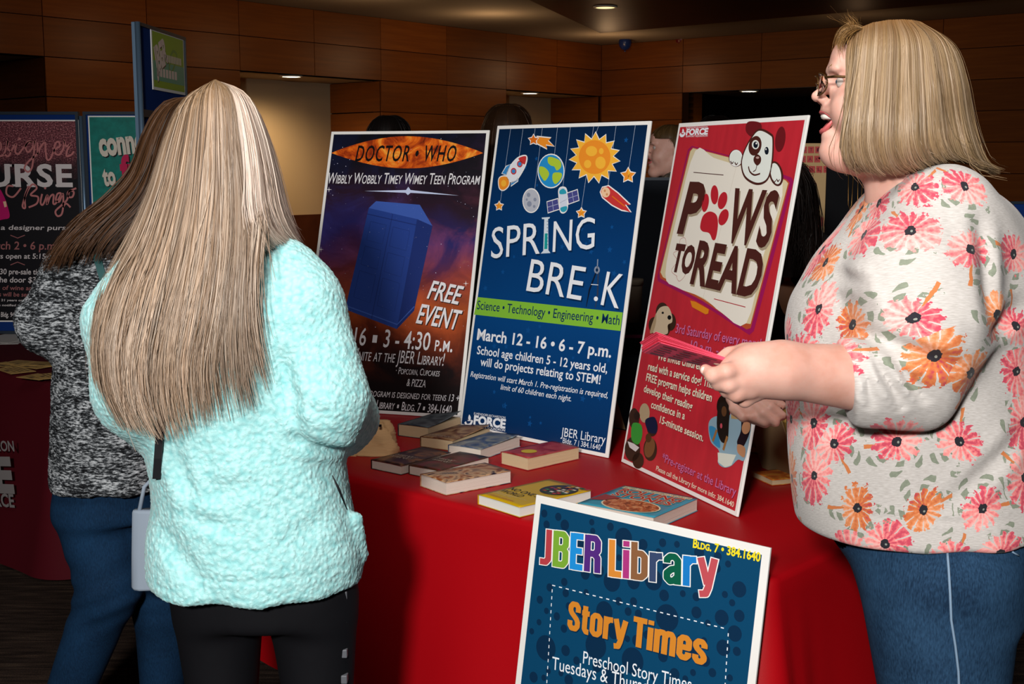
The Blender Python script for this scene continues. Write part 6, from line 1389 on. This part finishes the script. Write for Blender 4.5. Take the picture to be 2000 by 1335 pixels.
gd = [G((362,190,-.02),(325,195,-.02),(295,225,-.03),(272,270,-.04),(254,325,-.05),(212,375,-.08),(148,425,-.1),(104,475,-.11),(70,528,-.1)),
      G((364,190,-.02),(330,205,-.05),(302,245,-.07),(282,300,-.08),(262,355,-.1),(218,405,-.12),(162,450,-.14),(125,490,-.15),(108,530,-.14)),
      G((366,190,-.02),(340,212,-.08),(318,265,-.1),(300,325,-.11),(278,380,-.13),(240,425,-.15),(205,460,-.16),(185,490,-.16),(178,512,-.16)),
      G((370,190,-.02),(355,215,-.1),(345,280,-.12),(330,350,-.13),(312,410,-.15),(285,450,-.16),(258,485,-.17),(240,510,-.17)),
      G((374,190,-.02),(372,215,-.1),(372,285,-.13),(365,355,-.14),(355,420,-.15),(345,470,-.17),(335,520,-.17)),
      G((378,190,-.02),(400,215,-.08),(415,280,-.1),(420,350,-.11),(420,420,-.12),(415,470,-.14),(410,520,-.14)),
      G((378,190,.0),(420,215,.0),(442,280,.0),(448,350,.0),(450,400,.0),(450,450,-.02))]
hd = join_parts([hair_part(gd, 3400, 22, .02, .0026, ('#2a180e', '#422a1a', '#50341e', '#1e120c'), None, .3, .008, (16, .8), 21, flip=-1, sheet_end=.62, fly=.04)])
raw('hair', hd[0], hd[1], HAIRD, pb, attr=hd[2]); set_base(pb, float(hpL[0]), YC); adopt(pb)
# white tote bag hanging between the two women
tb = empty('tote_bag', (0, 0, 0), 'pale blue-white tote bag hanging between the two women on the left', 'bag'); c0 = P3(275, 1080, 2.84); tb.location = c0
m = MB(); vs = []; 
for z_, w_ in ((-.085, .058), (-.08, .06), (.0, .056), (.1, .05), (.105, .048)):
    for k in range(16): a = 2*math.pi*k/16; vs.append((.035+w_*np.sign(math.cos(a))*abs(math.cos(a))**.5, .018*np.sign(math.sin(a))*abs(math.sin(a))**.7+.003*math.sin(k*2.1+z_*60), z_))
m.add(vs, [(i*16+k, i*16+(k+1) % 16, (i+1)*16+(k+1) % 16, (i+1)*16+k) for i in range(4) for k in range(16)]+[tuple(range(15, -1, -1)), tuple(64+k for k in range(16))], mat('white_canvas', '#9aa8b8', .8), True); m.build('bag_body', tb)
m = MB(); m.tube([(0, 0, .1), (.015, 0, .16), (.035, .0, .18), (.055, 0, .16), (.07, 0, .1)], .005, mat('white_canvas', '#9aa8b8')); m.build('handle', tb)
# ------------------------------------------------------------------ people further back
def bystander(label, px, py_top, Y, yaw, cloth, hair, skin, haircut='short', cloth_name='jacket', h=1.0, hscale=1.0):
    top = P3(px, py_top, Y); H_ = top[2]; e = empty('person', (float(top[0]), Y, 0), label, 'person')
    c = np.array([top[0], Y, H_-.125*hscale]); MH = head_frame(c, yaw, 0, 0, hscale); hv, hq = head_field(.006); hv = xf(MH, hv)
    R = np.array(Matrix.Rotation(math.radians(yaw+90), 3, 'Z')); k = H_/1.7; loc = lambda x, y, z: np.array([top[0], Y, 0])+R @ np.array([x, y, z])*np.array([1, 1, k])
    # body: torso, arms, legs in one surface
    f = Field(np.array([top[0]-.42, Y-.42, .02]), np.array([top[0]+.42, Y+.42, 1.5*k+.02]), .014)
    f.chain([loc(0, 0, 1.42), loc(0, 0, 1.2), loc(0, 0, .95)], [.06, .1, .11], .05)
    for s_ in (-1, 1):
        f.chain([loc(s_*.13, 0, 1.36), loc(s_*.2, .02, 1.08), loc(s_*.11, -.16, .9)], [.045, .038, .026], .02); f.chain([loc(s_*.08, 0, .92), loc(s_*.09, 0, .5), loc(s_*.09, .02, .07)], [.08, .055, .035], .02)
        f.ell(loc(s_*.1, -.2, .87), (.03, .03, .04), .02)
    v, q = f.mesh(); raw('body', np.concatenate([hv, v]), np.concatenate([hq, q+len(hv)]), skin, e)
    f = Field(np.array([top[0]-.42, Y-.42, .7]), np.array([top[0]+.42, Y+.42, 1.5*k+.05]), .012)
    for x in (-.06, .06): f.chain([loc(x, 0, 1.4), loc(x*1.2, 0, 1.15), loc(x*1.2, 0, .86)], [.085, .11, .12], .05)
    for s_ in (-1, 1): f.chain([loc(s_*.15, 0, 1.36), loc(s_*.22, .02, 1.08), loc(s_*.12, -.14, .91)], [.065, .055, .04], .04)
    v, q = f.mesh(); raw(cloth_name, relax(v, q, 1), q, cloth, e)
    f = Field(np.array([top[0]-.3, Y-.3, .03]), np.array([top[0]+.3, Y+.3, 1.0*k]), .013)
    for s_ in (-1, 1): f.chain([loc(s_*.085, 0, .9), loc(s_*.095, 0, .5), loc(s_*.095, .02, .08)], [.11, .075, .055], .03)
    v, q = f.mesh(); raw('trousers', v, q, BLACKF, e)
    for s_ in (-1, 1): p = loc(s_*.095, .02, 0); shoe((p[0], p[1], 0), yaw, e)
    # hair: strands over a cap
    gd = []; n_ = 13
    for i in range(n_):
        a = math.radians(-165+330*i/(n_-1)); dx, dy = -math.cos(a), math.sin(a)
        if abs(math.degrees(a)) > 108: pr_ = [(0, .113), (.5, .106), (.8, .088), (.96, .066), (1.0, .05)]
        elif haircut == 'short': pr_ = [(0, .115), (.5, .1), (.85, .06), (1, .01), (.98, -.035)]
        elif haircut == 'tied': pr_ = [(0, .115), (.55, .1), (.9, .06), (1.02, .0), (.8, -.06)]
        else: pr_ = [(0, .118), (.55, .1), (.95, .05), (1.1, -.02), (1.15, -.12), (1.2, -.24)]
        gd.append(xf(MH, np.array([(-.005+dx*q_*.108, dy*q_*.088, z_) for q_, z_ in pr_])))
    hp = join_parts([hair_part(gd, 2200, 10, .008, .0025, hair, None, .12, .03 if haircut == 'curly' else .006, (30, .3), 5, flip=1 if False else -1, sheet_end=1.0, fly=.03)])
    raw('hair', hp[0], hp[1], HAIRD, e, attr=hp[2]); adopt(e)
    if yaw > 100 or yaw < -30: 
        face_parts(MH, e)
    for ch in [o for o in bpy.data.objects if o.parent == e]: ch.matrix_parent_inverse = Matrix.Translation(e.location).inverted()
    return e, MH
NAVYJ = mat('navy_jacket', '#141c30', .8); BLK_J = mat('black_sweater', '#101012', .9); GREYJ = mat('grey_shirt', '#30343a', .8)
bystander('distant person with short black hair, head showing above the blue box poster', 757, 221, 5.3, 80, BLK_J, ('#0c0808', '#181010', '#221610'), SKIN2)
bystander('distant person with straight brown hair seen from behind, left of the blue poster top', 991, 198, 4.75, 88, NAVYJ, ('#38220f', '#4a2c14', '#2a180c'), SKIN2, 'long')
FB = mat('blue_floral_blouse', '#6c6458', .8, vary=(40, .7))
e, MH_ = bystander('distant person in profile with tied-back dark blonde hair between the blue and red posters', 1316, 240, 6.0, 185, FB, ('#5c4424', '#7a5c34', '#6a4c2a'), SKIN, 'tied', 'blouse')
bystander('distant dark-haired person, only the crown visible above the red poster', 1400, 222, 6.4, 100, BLK_J, ('#140c0a', '#1e1410'), SKIN2)
bystander('person with dark curly hair in black, half hidden behind the red poster', 1528, 306, 3.95, 95, BLK_J, ('#120a08', '#20120c', '#2c1a12'), SKIN2, 'curly', 'cardigan')
# ------------------------------------------------------------------ things further back
# black display panel and shelf behind the posters
r = empty('display_board', (0, 0, 0), 'plain charcoal display board standing between the blue and red posters', 'display board'); c = P3(1275, 352, 5.15); r.location = (c[0]-.04, 5.15, 0)
CH = mat('charcoal_fabric', '#23262c', .9, .1, bump=(400, .4, .001)); m = MB(); m.box((-.12, -.015, .12), (.24, .015, c[2]), CH); m.build('fabric_panel', r)
m = MB(); m.box((-.13, -.02, .1), (-.12, .02, c[2]+.008), FRM); m.box((-.13, -.02, c[2]), (.25, .02, c[2]+.012), FRM); m.box((.24, -.02, .1), (.25, .02, c[2]+.008), FRM); m.build('frame', r)
for x in (-.1, .22): m = MB(); m.box((x-.015, -.2, 0), (x+.015, .2, .1), FRM); m.build('leg', r)
# dark table with a tan tub
c = P3(1232, 628, 4.65); zt = c[2]; ST_ = (c[0]-.2, 4.5, 0)
r = empty('side_table', ST_, 'black-draped side table behind the gap between the blue and red posters', 'table')
m = MB(); m.box((0, 0, zt-.03), (.47, .4, zt), BLK_J); m.build('tabletop', r, .004)
m = MB(); m.box((.005, -.004, .02), (.465, .404, zt-.005), BLACKF); m.build('table_skirt', r)
m = MB(); m.box((-.004, -.008, zt-.04), (.474, -.004, zt-.028), mat('magenta_edge', '#9c1c68', .5)); m.build('magenta_trim', r)
r = empty('round_tub', (c[0]-.01, 4.65, zt+.001), 'round tan cardboard tub on the black side table', 'tub'); TUB = mat('tub_card', '#c4b49c', .7)
w_ = .052; m = MB(); m.lathe([(w_*.9, 0), (w_, .14), (w_*1.01, .15), (w_*.96, .152), (w_*.86, .01)], TUB); m.build('tub_body', r)
m = MB(); m.lathe([(w_*1.06, .138), (w_*1.07, .156), (w_*1.02, .16), (w_*.2, .158)], mat('tub_rim', '#c0b098', .6)); m.build('rim', r)
# banquet chair behind the table
def chair(loc, yaw, label, col):
    e = empty('chair', loc, label, 'chair'); e.rotation_euler.z = math.radians(yaw); MTL = mat('chair_metal', '#8c6c3c', .35, .5, metal=.8)
    m = MB(); m.box((-.22, -.22, .42), (.22, .22, .48), col); m.build('seat', e, .02)
    m = MB(); vs = []; 
    for z_, y_ in ((.52, .2), (.7, .225), (.88, .25)):
        for x in (-.21, .21):
            for d in (-.02, .02): vs.append((x, y_+d, z_))
    m.add(vs, [(0, 2, 3, 1), (8, 9, 11, 10)]+[f_ for i in (0, 4) for f_ in ((i, i+4, i+6, i+2), (i+1, i+3, i+7, i+5), (i, i+1, i+5, i+4), (i+2, i+6, i+7, i+3))], col); m.build('backrest', e, .015)
    for x in (-.2, .2):
        m = MB(); m.tube([(x, -.2, 0), (x, -.19, .43)], .011, MTL); m.build('leg', e); m = MB(); m.tube([(x, .22, 0), (x, .2, .45), (x, .26, .9)], .011, MTL); m.build('leg', e)
    return e
CHB = mat('blue_grey_vinyl', '#283848', .6, .3)
chair((.44, 4.2, 0), 6, 'blue-grey padded chair behind the red table between the blue and red posters', CHB)
# rear display table: red cloth, trifold board, tote bag, wooden box
M_ = basis(Vector((1.02, 5.2, 0)), Vector((1, 0, 0))); folding_table(M_, 1.9, .75, .74, 'far folding table under a rose red cloth behind the woman')
zr = at(1600, 492, 5.25).z
e_ = draped('tablecloth', basis(Vector((1.02, 5.2, 0)), Vector((1, 0, 0))), 1.9, .75, zr, mat('rose_cloth', '#a82a3c', .7), seed=9); tag(e_, 'rose red tablecloth on the far table with the cream letter board', 'tablecloth')
for o in bpy.data.objects:
    if o.name.startswith('folding_table') and abs(o.matrix_world.translation.y-5.2) < .01: o.scale = (1, 1, (zr-.004)/.74)
c0, c1 = P3(1535, 470, 5.5), P3(1655, 281, 5.5); r = empty('trifold_board', (c0[0], 5.5, zr+.003), 'cream trifold board with rows of pink letter tiles on the far rose table', 'board')
CRM = mat('cream_card', '#c8a878', .7); hB = c1[2]-zr; wB = c1[0]-c0[0]-.0
m = MB(); m.box((0, 0, 0), (wB*.82, .006, hB), CRM); m.build('centre_panel', r); m = MB(); m.add([(wB*.82, 0, 0), (wB*1.0, -.12, 0), (wB*1.0, -.12, hB), (wB*.82, 0, hB), (wB*.82, .006, 0), (wB*1.0, -.114, 0), (wB*1.0, -.114, hB), (wB*.82, .006, hB)], [(0, 1, 2, 3), (7, 6, 5, 4), (0, 4, 5, 1), (2, 6, 7, 3), (1, 5, 6, 2), (3, 7, 4, 0)], CRM); m.build('side_panel', r)
Mt = Matrix.Translation((c0[0], 5.5-.001, zr+.003)) @ Matrix(((1,0,0,0),(0,0,-1,0),(0,1,0,0),(0,0,0,1))); A = Art(Mt); TP = mat('pink_tile', '#c4504c', .6); TD_ = ink('#6c2030')
rowsT = [(1570, 292, 'STI', 4), (1568, 310, 'BAK', 4), (1572, 330, 'SALS', 5)]
for x, y, tx, n_ in rowsT:
    for k, ch in enumerate(tx):
        x0 = x+14*k; A.poly([(x0-6, y-6), (x0+6, y-6), (x0+6, y+7), (x0-6, y+7)], TP, 1); A.text(ch, (x0-3, y+4), (x0+3, y+4), 7, TD_, 2)
A.ell((1604, 292), 6, 7, TD_, 1); A.ell((1604, 292), 4, 5, CRM, 2); A.line([(1599, 310), (1606, 303), (1613, 310)], .008, TD_, 1)
A.poly([(1560, 348), (1585, 348), (1585, 410), (1560, 410)], ink('#a02838'), 1); A.poly([(1564, 354), (1578, 354), (1578, 402), (1564, 402)], TP, 2); 
for k in range(4): A.text('A', (1588, 362+k*16), (1594, 362+k*16), 10, TD_, 1)
A.line([(1558, 415), (1600, 415)], .006, ink('#902030'), 1); A.poly([(1562, 424), (1608, 424), (1608, 442), (1602, 442), (1602, 468), (1562, 468)], TP, 1); A.poly([(1576, 436), (1596, 436), (1596, 440), (1576, 440)], BLK, 2)
A.poly([(1622, 314), (1640, 314), (1640, 440), (1622, 440)], ink('#a84830'), 1)
for k in range(5): A.line([(1626, 335+k*18), (1636, 335+k*18)], .004, TD_, 2)
o = A.done('letter_tiles', None); o.matrix_world = Mt; o.parent = r; o.matrix_parent_inverse = Matrix.Translation(r.location).inverted()
# navy tote with white straps
c = P3(1575, 545, 4.75); r = empty('tote_bag', c, 'navy tote bag with wide white straps beside the red poster', 'bag'); r.rotation_euler.y = math.radians(-12)
NV = mat('navy_canvas', '#1a2548', .8); WC = mat('strap_canvas', '#bcb4a8', .8); m = MB(); vs = []
for z_, w_ in ((-.14, .11), (-.13, .12), (.0, .13), (.09, .125), (.095, .12)):
    for k in range(20): a = 2*math.pi*k/20; vs.append((w_*np.sign(math.cos(a))*abs(math.cos(a))**.4, .05*np.sign(math.sin(a))*abs(math.sin(a))**.6, z_))
m.add(vs, [(i*20+k, i*20+(k+1) % 20, (i+1)*20+(k+1) % 20, (i+1)*20+k) for i in range(4) for k in range(20)]+[tuple(range(19, -1, -1)), tuple(80+k for k in range(20))], NV, True); m.build('bag_body', r)
m = MB(); m.box((-.125, -.058, -.055), (.125, -.05, -.015), WC); m.build('white_band', r)
for x in (-.05, .06): m = MB(); m.box((x-.018, -.06, -.05), (x+.018, -.052, .12), WC); m.box((x-.018, -.06, .12), (x+.018, .02, .127), WC); m.build('strap', r)
stand = empty('side_table', (c[0]-.2, 4.68, 0), 'low wooden counter with a phone behind the red poster and the floral top', 'table'); zc = P3(1520, 640, 4.4)[2]
WDN = mat('counter_wood', '#9c6c38', .5, vary=(6, .2, (1, 8, 1))); zb_ = c[2]-.145
m = MB(); m.box((-.12, -.25, zb_-.03), (.6, .35, zb_), WDN); m.build('tabletop', stand, .004)
for x in (-.1, .56):
    for y in (-.22, .3): m = MB(); m.box((x-.02, y-.02, 0), (x+.02, y+.02, zb_-.03), WDN); m.build('leg', stand)
m = MB(); m.box((0, 0, 0), (.075, .15, .009), mat('phone_black', '#0c0c10', .2, .5)); ph = m.build('phone', None, .004); p_ = P3(1512, 633, 4.4); ph.location = (stand.location.x-.07, 4.36, zb_+.001); tag(ph, 'black phone lying on the low wooden counter', 'phone')
# gold-brown wooden tray on the red table behind the far hand
c = onz(1506, 888, TZ+.003); r = empty('wooden_box', (c.x, c.y, TZ+.003), 'open-topped golden brown wooden box at the back of the red table', 'box'); r.rotation_euler.z = math.radians(-41)
KB = mat('amber_board', '#a67c3c', .45, .4, vary=(5, .25, (1, 1, 3))); KL = mat('amber_edge', '#c89c50', .4, .4)
for lo, hi in (((-.2, .0, 0), (.2, .008, .11)), ((-.2, .15, 0), (.2, .158, .11)), ((-.2, .008, 0), (-.192, .15, .11)), ((.192, .008, 0), (.2, .15, .11)), ((-.192, .008, 0), (.192, .15, .006))): m = MB(); m.box(lo, hi, KB); m.build('side_board', r)
m = MB(); m.box((-.205, -.004, 0), (.205, 0, .014), KL); m.box((-.205, -.004, .1), (.205, 0, .112), KL); m.build('edge_strip', r)
# navy board at the far right edge
r = empty('display_board', (0, 0, 0), 'dark navy display board at the right edge behind the floral top', 'display board'); c = P3(1978, 398, 4.8); r.location = (c[0], 4.8, 0)
m = MB(); m.box((0, -.01, .1), (.9, .01, c[2]), NAVY); m.build('fabric_panel', r); m = MB(); m.box((-.012, -.015, 0), (0, .015, c[2]+.01), FRM); m.box((0, -.015, c[2]), (.9, .015, c[2]+.01), FRM); m.box((.9, -.015, 0), (.912, .015, c[2]+.01), FRM); m.build('frame', r)
# dark stand with hanging necklaces
r = empty('necklace_stand', (P3(1672, 420, 5.35)[0], 5.35, zr+.003), 'black necklace stand with thin gold chains on the far rose table', 'display'); hN = P3(1672, 325, 5.35)[2]-zr-.003
m = MB(); m.box((-.13, 0, 0), (.14, .012, hN), BLACKF); m.build('backing', r)
for k in range(3):
    x = -.03+.04*k; m = MB(); m.tube([(x-.01, -.004, hN-.01), (x-.006, -.004, hN-.16), (x+.002, -.004, hN-.18), (x+.008, -.004, hN-.16), (x+.012, -.004, hN-.01)], .0015, mat('gold_chain', '#b88848', .3, metal=.8), 5); m.ball((x+.002, -.006, hN-.19), .006, mat('gold_chain', '#b88848'), 8, 6); m.build('necklace', r)
